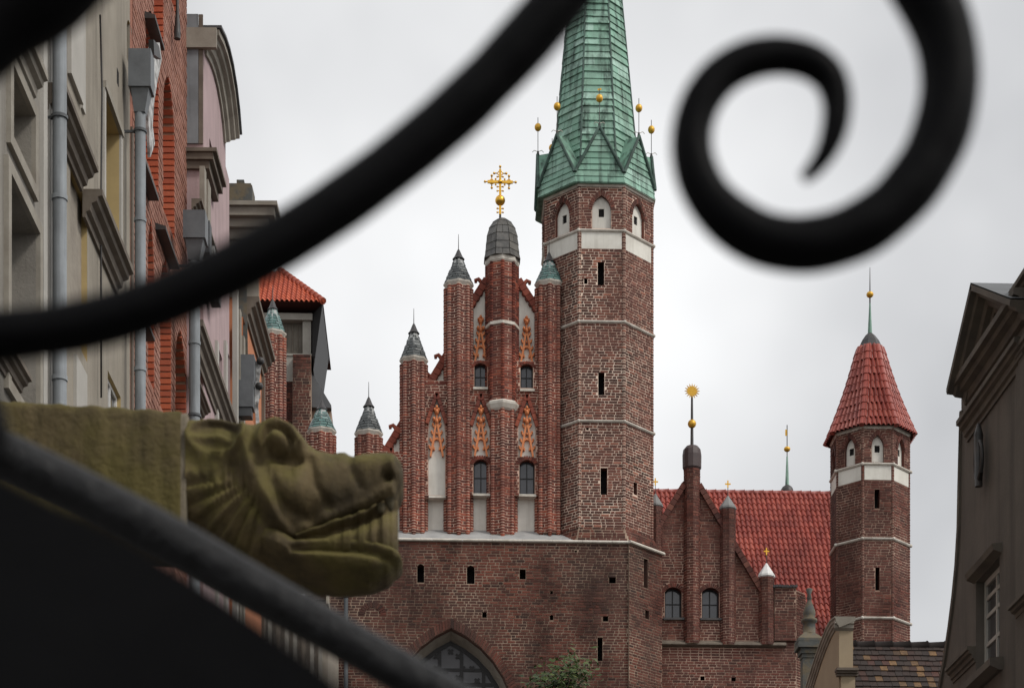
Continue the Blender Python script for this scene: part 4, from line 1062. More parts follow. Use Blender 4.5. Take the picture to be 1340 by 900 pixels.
# -- grey house, nearest
H0 = thing('town_house', 'grey plastered house with moulded window surrounds and zinc downpipe, nearest on the left', 'house', FLh(20, 0)); H0['group'] = 'houses along the left side of the street'
tA, tB = 14.0, lt(76)
ops = [lop(12, 41, 41, 152, 241, .25), lop(9, 47, 47, 306, 560, .38)]
m_ = MB(); facade(m_, FLh, tA, tB, 0, 21, ops); body(FLh, tA, tB, 21, m_); m_.build('wall', 'plaster_grey', H0)
fill(H0, FLh, ops[0], 'plaster_rough', 'blind_panel')
window(FLh, ops[1], H0, 2, 3, .07, .05, .36, 'white_paint', 'glass_house')
for o in ops:                                # raised surround, four pieces each
    for k, (a, b, c, d) in enumerate(((o['a'] - .13, o['a'] - .001, o['zb'] - .13, o['zs'] + .13), (o['b'] + .001, o['b'] + .13, o['zb'] - .13, o['zs'] + .13), (o['a'], o['b'], o['zs'] + .001, o['zs'] + .13), (o['a'], o['b'], o['zb'] - .13, o['zb'] - .001))):
        q = MB(); q.fbox(FLh, a, b, c, d, -.05, .0); q.build('architrave', 'trim_stone', H0)
hood(H0, (23, 60), (63, 122), .20, .34, m='trim_stone'); hood(H0, (4, 455), (42, 522), .16, .22, 'sill', 'trim_brown')
for a, b in ((52, 57), (60, 64.5)):
    q = MB(); q.fbox(FLh, lt(a), lt(b), 0, 20.9, -.045, 0); q.build('pilaster', 'plaster_pale', H0)
downpipe(H0, 78, -80, 9.3, .15)

# -- cream house
H1 = thing('town_house', 'cream plastered house between the grey house and the red brick house', 'house', FLh(26, 0)); H1['group'] = 'houses along the left side of the street'
tA, tB = lt(76) + .01, lt(170)
ops = [lop(136, 156, 156, 176, 352, .45), lop(141, 158, 158, 520, 600, .12), lop(166, 172.5, 172, 38, 95, .3, .2, 'round'), lop(92, 114, 112, 262, 470, .08)]
m_ = MB(); facade(m_, FLh, tA, tB, 0, 23, ops, 0, 1); body(FLh, tA, tB, 23, m_); m_.build('wall', ['plaster_cream', 'plaster_ochre'], H1)
fill(H1, FLh, ops[0], 'glass_house', 'pane'); fill(H1, FLh, ops[3], 'plaster_rough', 'blind_panel'); fill(H1, FLh, ops[2], 'dark_hollow', 'opening')
window(FLh, ops[1], H1, 2, 2, .05, .04, .1, 'white_paint', 'glass_house')
o = ops[0]; q = MB(); q.fbox(FLh, o['a'] - .1, o['b'] + .1, o['zs'] + .001, o['zs'] + .09, -.05, 0); q.build('lintel', 'trim_stone', H1)
for a, b in ((o['a'] - .1, o['a'] - .001), (o['b'] + .001, o['b'] + .1)): q = MB(); q.fbox(FLh, a, b, o['zb'], o['zs'], -.03, 0); q.build('architrave', 'plaster_pale', H1)
hood(H1, (86, 145), (129, 250), .22, .30); hood(H1, (134, 288), (175, 382), .24, .34, 'sill')
for a, b in ((88, 104), (105.5, 109)): q = MB(); q.fbox(FLh, lt(a), lt(b), LH(100, 160)[1] + .3, 22.9, -.05 if a < 100 else -.03, 0); q.build('pilaster', 'plaster_pale', H1)
q = MB(); q.fbox(FLh, lt(96), lt(110), 0, LH(105, 470)[1] - .1, -.04, 0); q.build('pilaster', 'plaster_pale', H1)
t_, z_ = LH(154, 100); q = MB(); q.fbox(FLh, t_ - .06, t_ + .06, z_ - .11, z_ + .08, -.004, .02); q.build('vent', 'dark_hollow', H1)

q = MB(); P = [FLh(*LH(px, py, .05), -.05) for px, py in ((131, 20), (131.5, 120), (132, 280), (132.5, 520))]; q.tube([P[0], P[1] + NL * .02, P[2], P[3]], .012, 6); q.build('cable', 'iron_rod', H1)
# -- red house with pointed brick niches
H2 = thing('town_house', 'red brick house with pointed arched niches and dark sills on the left', 'house', FLh(32, 0)); H2['group'] = 'houses along the left side of the street'
tA, tB = lt(170) + .01, lt(244)
zsill = LH(207, 262)[1]; zs2 = zsill - .35
def rn(px0, px1, zb_, zt_, rise=.75): return OP(lt(px0), lt(px1), zb_, zt_ - rise, rise, 'pointed', .34)
z_up = LH(213, 65)[1]
ops = [rn(190, 206.5, zsill + .08, LH(196, 8)[1]), rn(213, 227.5, zsill + .08, LH(219, 97)[1]), rn(201, 213, z_up + .06, z_up + 2.4, .6), rn(222, 233, z_up + 1.2, z_up + 3.2, .6),
       rn(193, 201, zs2 - 2.6, zs2 - .25), rn(209, 223, zs2 - 2.6, zs2 - .25), rn(229, 242.5, zs2 - 2.6, LH(236, 432)[1], .8)]
m_ = MB(); facade(m_, FLh, tA, tB, 0, 27.5, ops, 0, 1); body(FLh, tA, tB, 27.5, m_); m_.build('wall', ['red_render', 'red_joint'], H2)
rbk = MB(); lay(rbk, FLh, tA + .16, tB, 6, 24.5, ops, proud=.009, jt=.022); rbk.build('wall_bricks', 'red_wall_brick', H2, 'stuff')
for o in ops: fill(H2, FLh, o, 'plaster_cream' if o['zs'] < zsill else 'red_render', 'niche_panel', .335)
bx_ = MB(); bx_.hexa([(-.165, -.032, -.036), (.165, -.032, -.036), (.165, 0, -.036), (-.165, 0, -.036), (-.165, -.032, .036), (.165, -.032, .036), (.165, 0, .036), (-.165, 0, .036)])
BM = bpy.data.meshes.new('brick'); BM.from_pydata(bx_.v, [], bx_.f); BM.materials.append(MATS['red_brick'])
for o in ops:                                # lining of the niches: far jamb and arch, brick by brick
    zz = o['zb'] + .045; pts = []
    while zz < o['zs']:
        pts.append((o['b'], zz, 0.0)); zz += .096
    ap = arch_pts(o, 0, 16); ap = ap[len(ap) // 2:][::-1]
    acc = 0
    for (x0, y0), (x1, y1) in zip(ap[:-1], ap[1:]):
        sl = math.hypot(x1 - x0, y1 - y0); acc += sl
        if acc > .096: acc = 0; pts.append(((x0 + x1) / 2, (y0 + y1) / 2, math.atan2(-(x1 - x0), y1 - y0)))
    for x, zq, ang in pts:
        b = put('brick', BM, H2); P = FLh(x, zq, .155)
        M = Matrix((( -NL.x, TL.x, 0), (-NL.y, TL.y, 0), (0, 0, 1))).to_4x4()
        b.matrix_basis = Matrix.Translation(P) @ M @ Matrix.Rotation(ang, 4, 'X')
for a, b in (((203, 22), (215.5, 72)), ((191, 216), (208, 264)), ((217, 298), (235, 358)), ((196, 428), (203, 452))): hood(H2, a, b, .16, .07, 'sill', 'iron_rod', [(0, .05), (.16, .0), (.16, -.05), (0, -.05)])
q = MB(); q.fbox(FLh, tA + .02, tA + .14, 0, LH(172, 170)[1], -.03, 0); q.build('edge_strip', 'trim_brown', H2)
downpipe(H2, 183.5, 135, 7.2, .22, (.30, .50))
q = MB(); q.fpoly(FLh, [LH(px + 4, py, .12) for px, py in ((192, 62), (203, 56), (206, 78), (200, 108), (196, 134), (194, 165), (197, 188), (191, 206), (188, 150), (190, 110))], -.14, -.10); q.build('flashing', 'flaked_white', H2)
for pp_ in (((199, 52), (206, 60), (209, 78), (200, 72)),): q = MB(); q.fpoly(FLh, [LH(px, py, .38) for px, py in pp_], -.40, -.33); q.build('flap', 'iron_rod', H2)

# -- pink house with the curved pediment
H3 = thing('town_house', 'pale pink house with a curved pediment cornice, right of the red brick house', 'house', FLh(38, 0)); H3['group'] = 'houses along the left side of the street'
PK = .27; FP = frame(PL0 + NL * PK, TL, NL); LP = lambda px, py, off=0.0: LH(px, py, PK + off)
tA, tB = lt(244) + .02, lt(300, PK)
pc = .25
curve = [LP(px, py, pc) for px, py in ((277, 31), (283, 35), (288, 42), (293, 52), (298, 67), (303, 88), (308, 118), (311.5, 148), (314, 180))]
curve = [q for q in curve if q[0] > tA + .12]; curve = [(tA + .02, curve[0][1] - .03)] + curve
z_att = LP(262, 169, .05)[1]
def pop(px0, px1, ref, pyt, pyb, depth): return OP(LP(px0, 500)[0], LP(px1, 500)[0], LP(ref, pyb)[1], LP(ref, pyt)[1], depth=depth)
oup = pop(274, 281.5, 281, 206, 250, .2); odn = [pop(279, 285, 285, 275, 330, .2), pop(284, 291, 291, 470, 640, .2), pop(296, 301, 301, 470, 640, .2)]
m_ = MB(); facade(m_, FP, tA, tB, 0, z_att - .3, [o for o in odn if o['zs'] < z_att - .3]); facade(m_, FP, tA, tB, z_att - .3, min(q[1] for q in curve) - .5, [oup])
zq0 = min(q[1] for q in curve) - .5
tops = [(t, zq - .08) for t, zq in curve]
for (t0, q0), (t1, q1) in zip(tops[:-1], tops[1:]): m_.quad(FP(t0, zq0), FP(t1, zq0), FP(t1, q1), FP(t0, q0))
body(FP, tA, tB, zq0, m_, 6)
for k in (0, -1): m_.quad(FP(tops[k][0], zq0), FP(tops[k][0], tops[k][1]), FP(tops[k][0], tops[k][1], 4), FP(tops[k][0], zq0, 4))
m_.build('wall', 'pink_plaster', H3)
fill(H3, FP, oup, 'glass_house', 'pane')
for o in odn: window(FP, o, H3, 1, 2, .05, .04, .17, 'white_paint', 'glass_house')
m_ = MB(); m_.sweep(FP, curve, PROF(pc, .36)); m_.build('cornice', 'trim_stone', H3)
m_ = MB(); m_.sweep(FP, [(t, zq + .05) for t, zq in curve], [(-4, -.04), (pc + .04, -.02), (pc + .04, .02), (-4, .02)]); m_.build('roof', 'dark_roof', H3)
FE = frame(FP(tA, 0), NL, -TL)               # side of the attic that looks down the street
m_ = MB(); m_.fbox(FE, -.9, -.08, z_att + .12, z_att + 2.2, -.03, 0); m_.build('metal_panel', 'zinc', H3)
m_ = MB(); m_.fbox(FE, -.075, -.005, z_att + .12, z_att + 2.2, -.02, 0); m_.build('edge_strip', 'trim_brown', H3)
m_ = MB(); m_.fbox(FE, -1.2, pc - .03, curve[0][1] - .34, curve[0][1] - .02, -.08, 0); m_.build('cornice', 'trim_stone', H3)
for d_, z0, z1 in ((.10, -.30, -.17), (.17, -.168, -.06), (.23, -.058, .0)):
    m_ = MB(); t1 = LP(286, 255, .1)[0]; c = [FP(tA - d_ * .6, z_att + z0, -d_), FP(t1, z_att + z0, -d_), FP(t1, z_att + z0, .4), FP(tA - d_ * .6, z_att + z0, .4)]; m_.hexa(c + [p + Vector((0, 0, z1 - z0)) for p in c]); m_.build('cornice', 'trim_brown', H3)
def phood(a, b, p, h, m='trim_brown', name='hood'):
    q0, q1 = LP(a[0], a[1], p), LP(b[0], b[1], p); zz = (q0[1] + q1[1]) / 2 + h; q = MB(); q.sweep(FP, [(q0[0], zz), (q1[0], zz)], PROF(p, h)); q.build(name, m, H3)
q = MB(); t0, z0 = LP(266, 418, .2); t1, z1 = LP(312, 533, .2); q.sweep(FP, [(t0, z0), (t1, z0)], PROF(.2, .42)); q.build('cornice', 'trim_brown', H3)
phood((264, 282), (288, 345), .16, .16); phood((260, 505), (276, 552), .16, .16)
for px, w_ in ((261, 2.5), (266, 3.5)): q = MB(); q.fbox(FP, LP(px, 500)[0], LP(px + w_, 500)[0], LP(px, 330)[1], z_att - .45, -.08, 0); q.build('pilaster', 'trim_stone', H3)
for px in (281, 292.5): q = MB(); q.fbox(FP, LP(px, 500)[0], LP(px + 2, 500)[0], 3, LP(px, 445)[1], -.05, 0); q.build('pilaster', 'plaster_pale', H3)
downpipe(H3, 254.5, 330, 7.2, .36, (.34, .42))
t_, z_ = LP(270, 305, .15)
for i in range(3): q = MB(); q.fbox(FP, t_ + i * .55, t_ + i * .55 + .25, z_ - .3 - .15 * i, z_ + .2 - .15 * i, -.2, -.05); q.build('lamp_box', 'zinc_dark' if i != 1 else 'flaked_white', H3)
m_ = MB(); P = FLh(lt(232, .1) , LH(232, 30, .1)[1], -.1); m_.tube([P - Vector((0, 0, .25)), P - Vector((0, 0, .1)), P + Vector((0, 0, .05)), P + Vector((0, 0, .2)), P + Vector((0, 0, 2.4))], [.05, .05, .035, .025, .022], 8); m_.build('vent_pipe', 'iron_rod', H3)

# -- orange house with stone attic
PO = .55
H4 = thing('town_house', 'narrow orange house with carved stone attic block, last on the left', 'house', FLh(44, 0)); H4['group'] = 'houses along the left side of the street'
FO = frame(PL0 + NL * PO, TL, NL); tA, tB = lt(300) + .02, lt(340, PO)
LO = lambda px, py, off=0.0: LH(px, py, PO + off)
zat = LO(326, 305)[1]; ztop = LO(324, 235)[1]
PQ = .30; FQ = frame(PL0 + NL * PQ, TL, NL); LQ = lambda px, py: LH(px, py, PQ)
tB2 = LQ(343, 500)[0]; zsp = LH(320, 385, PQ)[1]
op4 = [OP(LQ(331, 500)[0], LQ(336, 500)[0], LQ(334, 560)[1], LQ(334, 480)[1], depth=.2), OP(LQ(318, 500)[0], LQ(324, 500)[0], LQ(321, 470)[1], LQ(321, 425)[1], depth=.2)]
m_ = MB(); facade(m_, FQ, tA, tB2, 0, zsp, op4, 0, 0); body(FQ, tA, tB2, zsp, m_); facade(m_, FO, tA, tB, zsp, ztop, []); m_.hexa([FO(tA, zsp, .001), FO(tB, zsp, .001), FO(tB, zsp, 5), FO(tA, zsp, 5), FO(tA, ztop - .01, .001), FO(tB, ztop - .01, .001), FO(tB, ztop - .01, 5), FO(tA, ztop - .01, 5)]); m_.build('wall', 'orange_plaster', H4)
for o in op4: window(FQ, o, H4, 1, 2, .05, .04, .17, 'white_paint', 'glass_house')
FS = frame(FO(tA, 0), NL, -TL)               # the side that looks down the street
m_ = MB(); m_.fbox(FS, -3, 0, zsp, ztop, -.02, .0); sp_ = m_.build('side_panel', 'trim_stone', H4)
m_ = MB(); q0 = -.30; m_.fpoly(FS, [(q0 - .1, zat - 1.6), (q0 + .1, zat - 1.6), (q0 + .075, zat - .1), (q0, zat + .55), (q0 - .075, zat - .1)], -.06, -.021); m_.fbox(FS, q0 - .17, q0 + .17, zat - 1.8, zat - 1.6, -.1, -.021); m_.build('obelisk_relief', 'grey_stone', H4)
for i, (pr_, z0, z1) in enumerate(((.10, ztop - .30, ztop - .12), (.20, ztop - .118, ztop + .04), (.32, ztop + .042, ztop + .20), (.38, ztop + .202, ztop + .28))):
    m_ = MB(); c = [FO(tA - pr_, z0, -pr_), FO(tB + .1, z0, -pr_), FO(tB + .1, z0, 3), FO(tA - pr_, z0, 3)]; m_.hexa(c + [p + Vector((0, 0, z1 - z0)) for p in c]); m_.build('cornice', 'trim_stone', H4)
c0 = PN(314, 212, PL0 + NL * .2, NL); m_ = MB(); zt_ = ztop + .282
F5 = frame(FO(tA + .1, 0), NL, -TL); m_.fbox(F5, -.62, -.14, zt_, zt_ + .52, 0, .48); m_.fbox(F5, -.60, -.16, zt_ + .521, zt_ + .56, .02, .46); m_.fbox(F5, -.45, -.31, zt_ + .561, zt_ + .70, .17, .31); m_.build('pedestal', 'grey_stone', H4)
m_ = MB(); m_.sweep(FQ, [(tA - .05, zsp), (tB2, zsp)], PROF(.26, .42)); m_.build('cornice', 'trim_brown', H4)
m_ = MB(); m_.fbox(FQ, tB2 - .12, tB2 + .05, 0, zsp - .43, -.06, .2); m_.build('edge_strip', 'trim_brown', H4)
for px, py in ((323, 481), (321.5, 514)):
    q = LH(px, py, .5); m_ = MB(); F6 = frame(FQ(q[0], 0), NL, -TL); m_.fbox(F6, .02, .33, q[1] - .24, q[1] + .24, 0, .32); b = m_.build('hopper', 'zinc_mid', H4)
    m_ = MB(); m_.fbox(F6, .05, .30, q[1] - .40, q[1] - .245, .02, .25); m_.build('outlet', 'zinc_dark', b)
    m_ = MB(); m_.fpoly(F6, [(.335, q[1] + .2), (.43, q[1] + .15), (.40, q[1] - .15), (.42, q[1] - .45), (.36, q[1] - .5), (.34, q[1] - .1)], .2, .24); m_.build('flashing', 'flaked_white', b)
    m_ = MB(); m_.ball(F6(.42, q[1] + .2, .2), .075, 0, 8); m_.build('knob', 'iron_rod', b)
for k, px in enumerate((304, 308, 313)): m_ = MB(); m_.fbox(FQ, LQ(px, 500)[0], LQ(px + 1.6, 500)[0], 2, zsp - .6 - .25 * k, -.09, 0); m_.build('pilaster', 'trim_stone' if k else 'plaster_pale', H4)

# -- low house in front of the church, seen under the gargoyle
yl = 58.0; Fl = fy(yl); xq = lambda px: X(px, yl); zq_ = lambda py: PY(400, py, yl).z
H5 = thing('low_house', 'low grey house with stone cornice below the stone gargoyle head', 'house', (xq(380), yl + 3, 0))
m_ = MB(); m_.box((xq(290), yl, 0), (xq(429), yl + 7, zq_(776))); m_.build('wall', 'plaster_rough', H5)
for a, b, c, d, p, mm in ((386, 399, 783, 769, .3, 'white_paint'), (400, 410.5, 780, 767, .2, 'trim_stone'), (413, 430, 772.5, 769, .3, 'trim_stone'), (413, 430.5, 779, 776.5, .34, 'trim_stone'), (427.5, 430.5, 793, 779.2, .3, 'plaster_cream'), (412, 427, 786, 780, .12, 'trim_brown')):
    m_ = MB(); m_.fbox(Fl, xq(a), xq(b), zq_(c), zq_(d), -p, .3); m_.build('attic_block', mm, H5)
for i, px in enumerate(range(296, 427, 11)):
    m_ = MB(); m_.fbox(Fl, xq(px), xq(px + 5), zq_(1000), zq_(790 if px > 380 else 782), -.12, 0); m_.build('pilaster', 'plaster_grey' if i % 3 else 'trim_brown', H5)

# ================================================================== right side of the street
XR = 7.0; NR = Vector((-1, 0, 0)); PR0 = Vector((XR, 0, 0)); FR = frame((XR, 0), (0, 1, 0), (-1, 0, 0))
def RH(px, py, off=0.0):
    q = PN(px, py, PR0 + NR * off, NR); return (q.y, q.z)
H6 = thing('town_house', 'dark grey house with classical pediment and panelled window, right edge', 'house', (XR + 3, 26, 0)); H6['group'] = 'houses along the right side of the street'
tN = RH(1420, 500)[0]
edge_pts = [RH(px, py) for px, py in ((1258, 540), (1258, 640), (1257, 690), (1254, 740), (1250, 780), (1245, 820), (1239, 860), (1231, 905), (1221, 950))]
tF = edge_pts[0][0]
wo6 = OP(RH(1308, 800)[0], RH(1277, 800)[0], RH(1292, 879)[1], RH(1292, 745)[1], depth=.22)
zc6 = RH(1251, 531)[1]
m_ = MB(); facade(m_, FR, tN, tF, 0, zc6, [wo6])
for (t0, z0), (t1, z1) in zip(edge_pts[:-1], edge_pts[1:]): m_.quad(FR(tF, z0), FR(t0, z0), FR(t1, z1), FR(tF, z1)); m_.quad(FR(t0, z0), FR(t1, z1), FR(t1, z1, 6), FR(t0, z0, 6))
tl_, zl_ = edge_pts[-1]; m_.quad(FR(tF, zl_), FR(tl_, zl_), FR(tl_, 0), FR(tF, 0)); m_.quad(FR(tl_, zl_), FR(tl_, zl_, 6), FR(tl_, 0, 6), FR(tl_, 0))
m_.box((XR + .6, tN, 0), (XR + 7, tF - .01, zc6)); m_.build('wall', 'dark_plaster', H6)
m_ = MB(); m_.sweep(FR, [(t, zq) for t, zq in edge_pts][::-1], [(0, .0), (.03, .0), (.04, .06), (.02, .09), (-.3, .09), (-.3, 0)]); m_.build('edge_moulding', 'dark_trim', H6)
wz = RH(1308, 800)
w6 = window(FR, wo6, H6, 2, 4, .07, .05, .16, 'plaster_pale', 'glass_house', rowz=[wo6['zb'] + (wo6['zs'] - wo6['zb']) * f for f in (.36, .64, .82)])
m_ = MB(); m_.sweep(FR, [(wo6['a'] - .15, wo6['zb']), (wo6['b'] + .15, wo6['zb'])], [(0, .02), (.16, 0), (.16, -.09), (.05, -.14), (0, -.14)]); m_.build('sill', 'dark_trim', H6)
m_ = MB(); m_.sweep(FR, [(wo6['a'] - .1, wo6['zs'] + .12), (wo6['b'] + .1, wo6['zs'] + .12)], [(0, .02), (.12, 0), (.1, -.07), (0, -.11)]); m_.build('lintel', 'dark_trim', H6)
def rcorn(a, b, p, h, m='dark_trim', name='cornice'):
    q0, q1 = RH(a[0], a[1], p), RH(b[0], b[1], p); zz = (q0[1] + q1[1]) / 2 + h * .9
    q = MB(); q.sweep(FR, [(q1[0], zz), (q0[0], zz)], PROF(p, h)); return q.build(name, m, H6)
rcorn((1251, 577), (1327, 466), .16, .27); rcorn((1244, 536), (1326, 412), .28, .36)
# pediment
pp = .34
fe, ap_, ne = RH(1238, 512, pp), RH(1270, 372, pp), RH(1322, 392, pp)
m_ = MB(); m_.sweep(FR, [ne, ap_], PROF(pp, .30)); m_.build('raking_cornice', 'dark_trim', H6)
m_ = MB(); m_.sweep(FR, [ap_, fe], PROF(pp, .30)); m_.build('raking_cornice', 'dark_trim', H6)
m_ = MB(); m_.fpoly(FR, [(fe[0] - .2, zc6 - .02), (ap_[0], ap_[1] - .22), (ne[0] + .1, zc6 - .02)], .0, .5); m_.build('tympanum', 'dark_plaster', H6)
cxp = (fe[0] + ne[0]) / 2; hh = ap_[1] - zc6
m_ = MB()
for (a, b) in (((cxp - .75, zc6 + .22), (ap_[0], zc6 + hh * .68)), ((ap_[0], zc6 + hh * .68), (cxp + .75, zc6 + .22)), ((cxp - .75, zc6 + .22), (cxp + .75, zc6 + .22))): m_.bar(FR, a, b, .09, -.07, .0)
m_.build('tympanum_moulding', 'dark_trim', H6)
m_ = MB(); m_.add([FR(ne[0], ne[1] + .02, -pp), FR(ap_[0], ap_[1] + .02, -pp), FR(ap_[0], ap_[1] + .02, 6), FR(ne[0], ne[1] + .02, 6), FR(fe[0], fe[1] + .02, -pp), FR(fe[0], fe[1] + .02, 6)], [(0, 1, 2, 3), (1, 4, 5, 2)]); m_.build('roof', 'dark_roof', H6)
tP0, tP1 = RH(1420, 500)[0], RH(1329, 500, .05)[0]
zp_ = RH(1327, 459, .08)[1]; zq6 = RH(1322, 385, .16)[1]
m_ = MB(); m_.fbox(FR, tP0, tP1, 0, zp_ - .2, -.05, 0); m_.build('pilaster', 'dark_plaster', H6)
m_ = MB(); m_.fbox(FR, tP0, tP1, zp_ + .01, zq6 - .26, -.05, 0); m_.build('pilaster', 'dark_plaster', H6)
for zz, p, px in ((zp_, .11, 1325), (zq6, .20, 1319)): m_ = MB(); m_.sweep(FR, [(tP0, zz), (RH(px, 420, p)[0], zz)], PROF(p, .25)); m_.build('capital', 'dark_trim', H6)
q = RH(1291, 600); m_ = MB(); B = FR(q[0], q[1], -.1)
m_.tube([B + Vector((0, 0, -.35)), B + Vector((0, 0, .3)), B + Vector((0, 0, .44))], [.05, .06, .02], 8); m_.tube([B + Vector((0, .17 * math.sin(t), -.02 + .24 * math.cos(t))) for t in [i * .5236 for i in range(13)]], .025, 6)
m_.tube([B + Vector((0, -.12, -.2)), B + Vector((0, 0, -.3)), B + Vector((0, .12, -.2))], .03, 6); m_.build('wall_anchor', 'iron_rod', H6)
rcorn((1236, 893), (1265, 862), .12, .2); rcorn((1318, 812), (1345, 785), .16, .18)

# -- house with patterned tile roof and beige scrolled gable
H7 = thing('town_house', 'low house with patchwork brown and ochre shingle roof and beige curved gable', 'house', (9, 36, 0)); H7['group'] = 'houses along the right side of the street'
gp = [RH(px, py) for px, py in ((1098, 812), (1093, 815), (1088, 824), (1081, 841), (1074, 860), (1068, 879), (1060, 904), (1047, 950))]
zlow = gp[-1][1]; TG = .24
m_ = MB(); m_.fpoly(FR, gp + [(gp[0][0], zlow)], 0, TG); m_.fbox(FR, gp[0][0], gp[-1][0], 0, zlow, 0, TG); m_.build('gable_wall', 'beige_plaster', H7)
CP = [(-TG - .02, .05), (.10, .05), (.10, .025), (.08, .015), (.075, -.03), (.055, -.04), (.05, -.08), (.025, -.09), (.02, -.13), (0, -.13), (-TG - .02, -.02)]
m_ = MB(); m_.sweep(FR, [(gp[0][0] - .10, gp[0][1])] + gp[1:], CP); m_.build('gable_cornice', 'trim_stone', H7)
FG = frame((XR, gp[0][0]), (1, 0, 0), (0, -1, 0))   # the end of the gable wall, facing down the street
m_ = MB(); m_.sweep(FG, [(-.09, gp[0][1] - .02), (TG, gp[0][1] - .02)], [(0, .02), (.09, .0), (.09, -.04), (.06, -.06), (.05, -.11), (0, -.15)]); m_.build('cornice', 'trim_stone', H7)
m_ = MB(); m_.sweep(FR, [(t, zq + .07) for t, zq in gp[1:]], [(-TG - .1, .03), (.03, .02), (.03, 0), (-TG - .1, 0)]); m_.build('flashing', 'dark_roof', H7)
zz = RH(1104, 878)[1]
m_ = MB(); m_.fbox(FG, .02, TG + .02, 0, zz, -.08, 0); m_.build('pilaster', 'beige_plaster', H7)
for i, (p_, z0, z1) in enumerate(((.11, 0, .04), (.15, .041, .075), (.19, .076, .12))):
    m_ = MB(); m_.fbox(FG, -.02 - p_ * .3, TG + .06, zz + z0, zz + z1, -p_, 0); m_.build('capital', 'trim_brown', H7)
yrg = 36.2; zrg = PY(1180, 845, yrg).z; sl = 1.15; yeg = 33.2
x0g, x1g = XR + TG + .01, XR + 9
m_ = MB(); m_.quad((x0g, yeg, zrg - (yrg - yeg) * sl), (x1g, yeg, zrg - (yrg - yeg) * sl), (x1g, yrg, zrg), (x0g, yrg, zrg)); m_.quad((x0g, yrg, zrg), (x1g, yrg, zrg), (x1g, yrg + 3, zrg - 3.4), (x0g, yrg + 3, zrg - 3.4)); m_.box((x0g + .2, yeg + .15, 0), (x1g, yrg + 2.9, zrg - 3.5)); rg = m_.build('roof', 'shingle_base', H7)
V = Vector((0, 1, sl)).normalized(); N = Vector((0, -V.z, V.y)); U = Vector((1, 0, 0))
sh = MB(); wd, ln = .128, .155
def tb(P_): return P_
P = [Vector((0, 0, 0)), U * (wd * .96), U * (wd * .96) + V * ln * 1.15, V * ln * 1.15]
q = [Vector((0, 0, 0)) + N * .03, U * (wd * .96) + N * .03, U * (wd * .96) + V * (ln * 1.15) + N * .008, V * (ln * 1.15) + N * .008]
sh.hexa([p + N * .001 for p in P] + q); SHM = bpy.data.meshes.new('shingle'); SHM.from_pydata(sh.v, [], sh.f); SHM.materials.append(MATS['shingle'])
far_sh = MB(); rowsn = int((yrg - yeg) * math.hypot(1, sl) / ln)
for i in range(rowsn):
    base = Vector((x0g, yrg, zrg)) - V * (ln * (i + 1)); k = 0
    x = -random.uniform(0, wd) if i % 2 else 0
    while x < 2.9:
        if i < 11 and x < 2.35 and x >= 0:
            o = put('shingle', SHM, rg); o.location = base + U * x + V * random.uniform(-.006, .006) + N * random.uniform(0, .006)
        else: far_sh.hexa([p + base + U * x + N * .001 for p in P] + [p + base + U * x for p in q])
        x += wd
far_sh.build('shingles', 'shingle', rg, 'stuff')
x = x0g
while x < x0g + 4:
    m_ = MB(); m_.tube([(x, yrg, zrg), (x + .3, yrg, zrg + .012), (x + .33, yrg, zrg + .03)], [.075, .08, .09], 8); m_.build('ridge_tile', 'shingle_base', rg); x += .32

# -- stone finial on the next house
yf_ = 41.0; xf = X(1058, yf_); zf = lambda py: PY(1058, py, yf_).z; s_ = yf_ / FPX
H8 = thing('stone_finial', 'grey stone gable post with urn standing in front of the red tiled roof', 'finial', (xf, yf_, 0))
m_ = MB(); m_.box((xf - 9 * s_, yf_ - 9 * s_, 0), (xf + 10 * s_, yf_ + 10 * s_, zf(862))); m_.build('post', 'grey_stone', H8)
m_ = MB()
for a, b, z0, z1 in ((10, 10.5, 862, 857), (12, 13, 856.9, 850), (16, 17, 849.9, 842)): m_.box((xf - a * s_, yf_ - a * s_, zf(z0)), (xf + b * s_, yf_ + b * s_, zf(z1)))
m_.lathe(xf, yf_, [(23 * s_, zf(841.9)), (23 * s_, zf(838)), (10 * s_, zf(829)), (9 * s_, zf(828))], 4, math.pi / 4, 0, False); m_.build('capital', 'grey_stone', H8)
m_ = MB(); m_.lathe(xf + 1 * s_, yf_, [(8 * s_, zf(829)), (8 * s_, zf(815)), (10.5 * s_, zf(813.5)), (10.5 * s_, zf(810)), (7 * s_, zf(808)), (8 * s_, zf(804.5)), (8 * s_, zf(800)), (5.5 * s_, zf(793)), (3.2 * s_, zf(787)), (2.6 * s_, zf(784)), (3.6 * s_, zf(783)), (2.2 * s_, zf(777)), (4.8 * s_, zf(771)), (2.5 * s_, zf(769.5))], 14); m_.build('urn', 'grey_stone', H8)

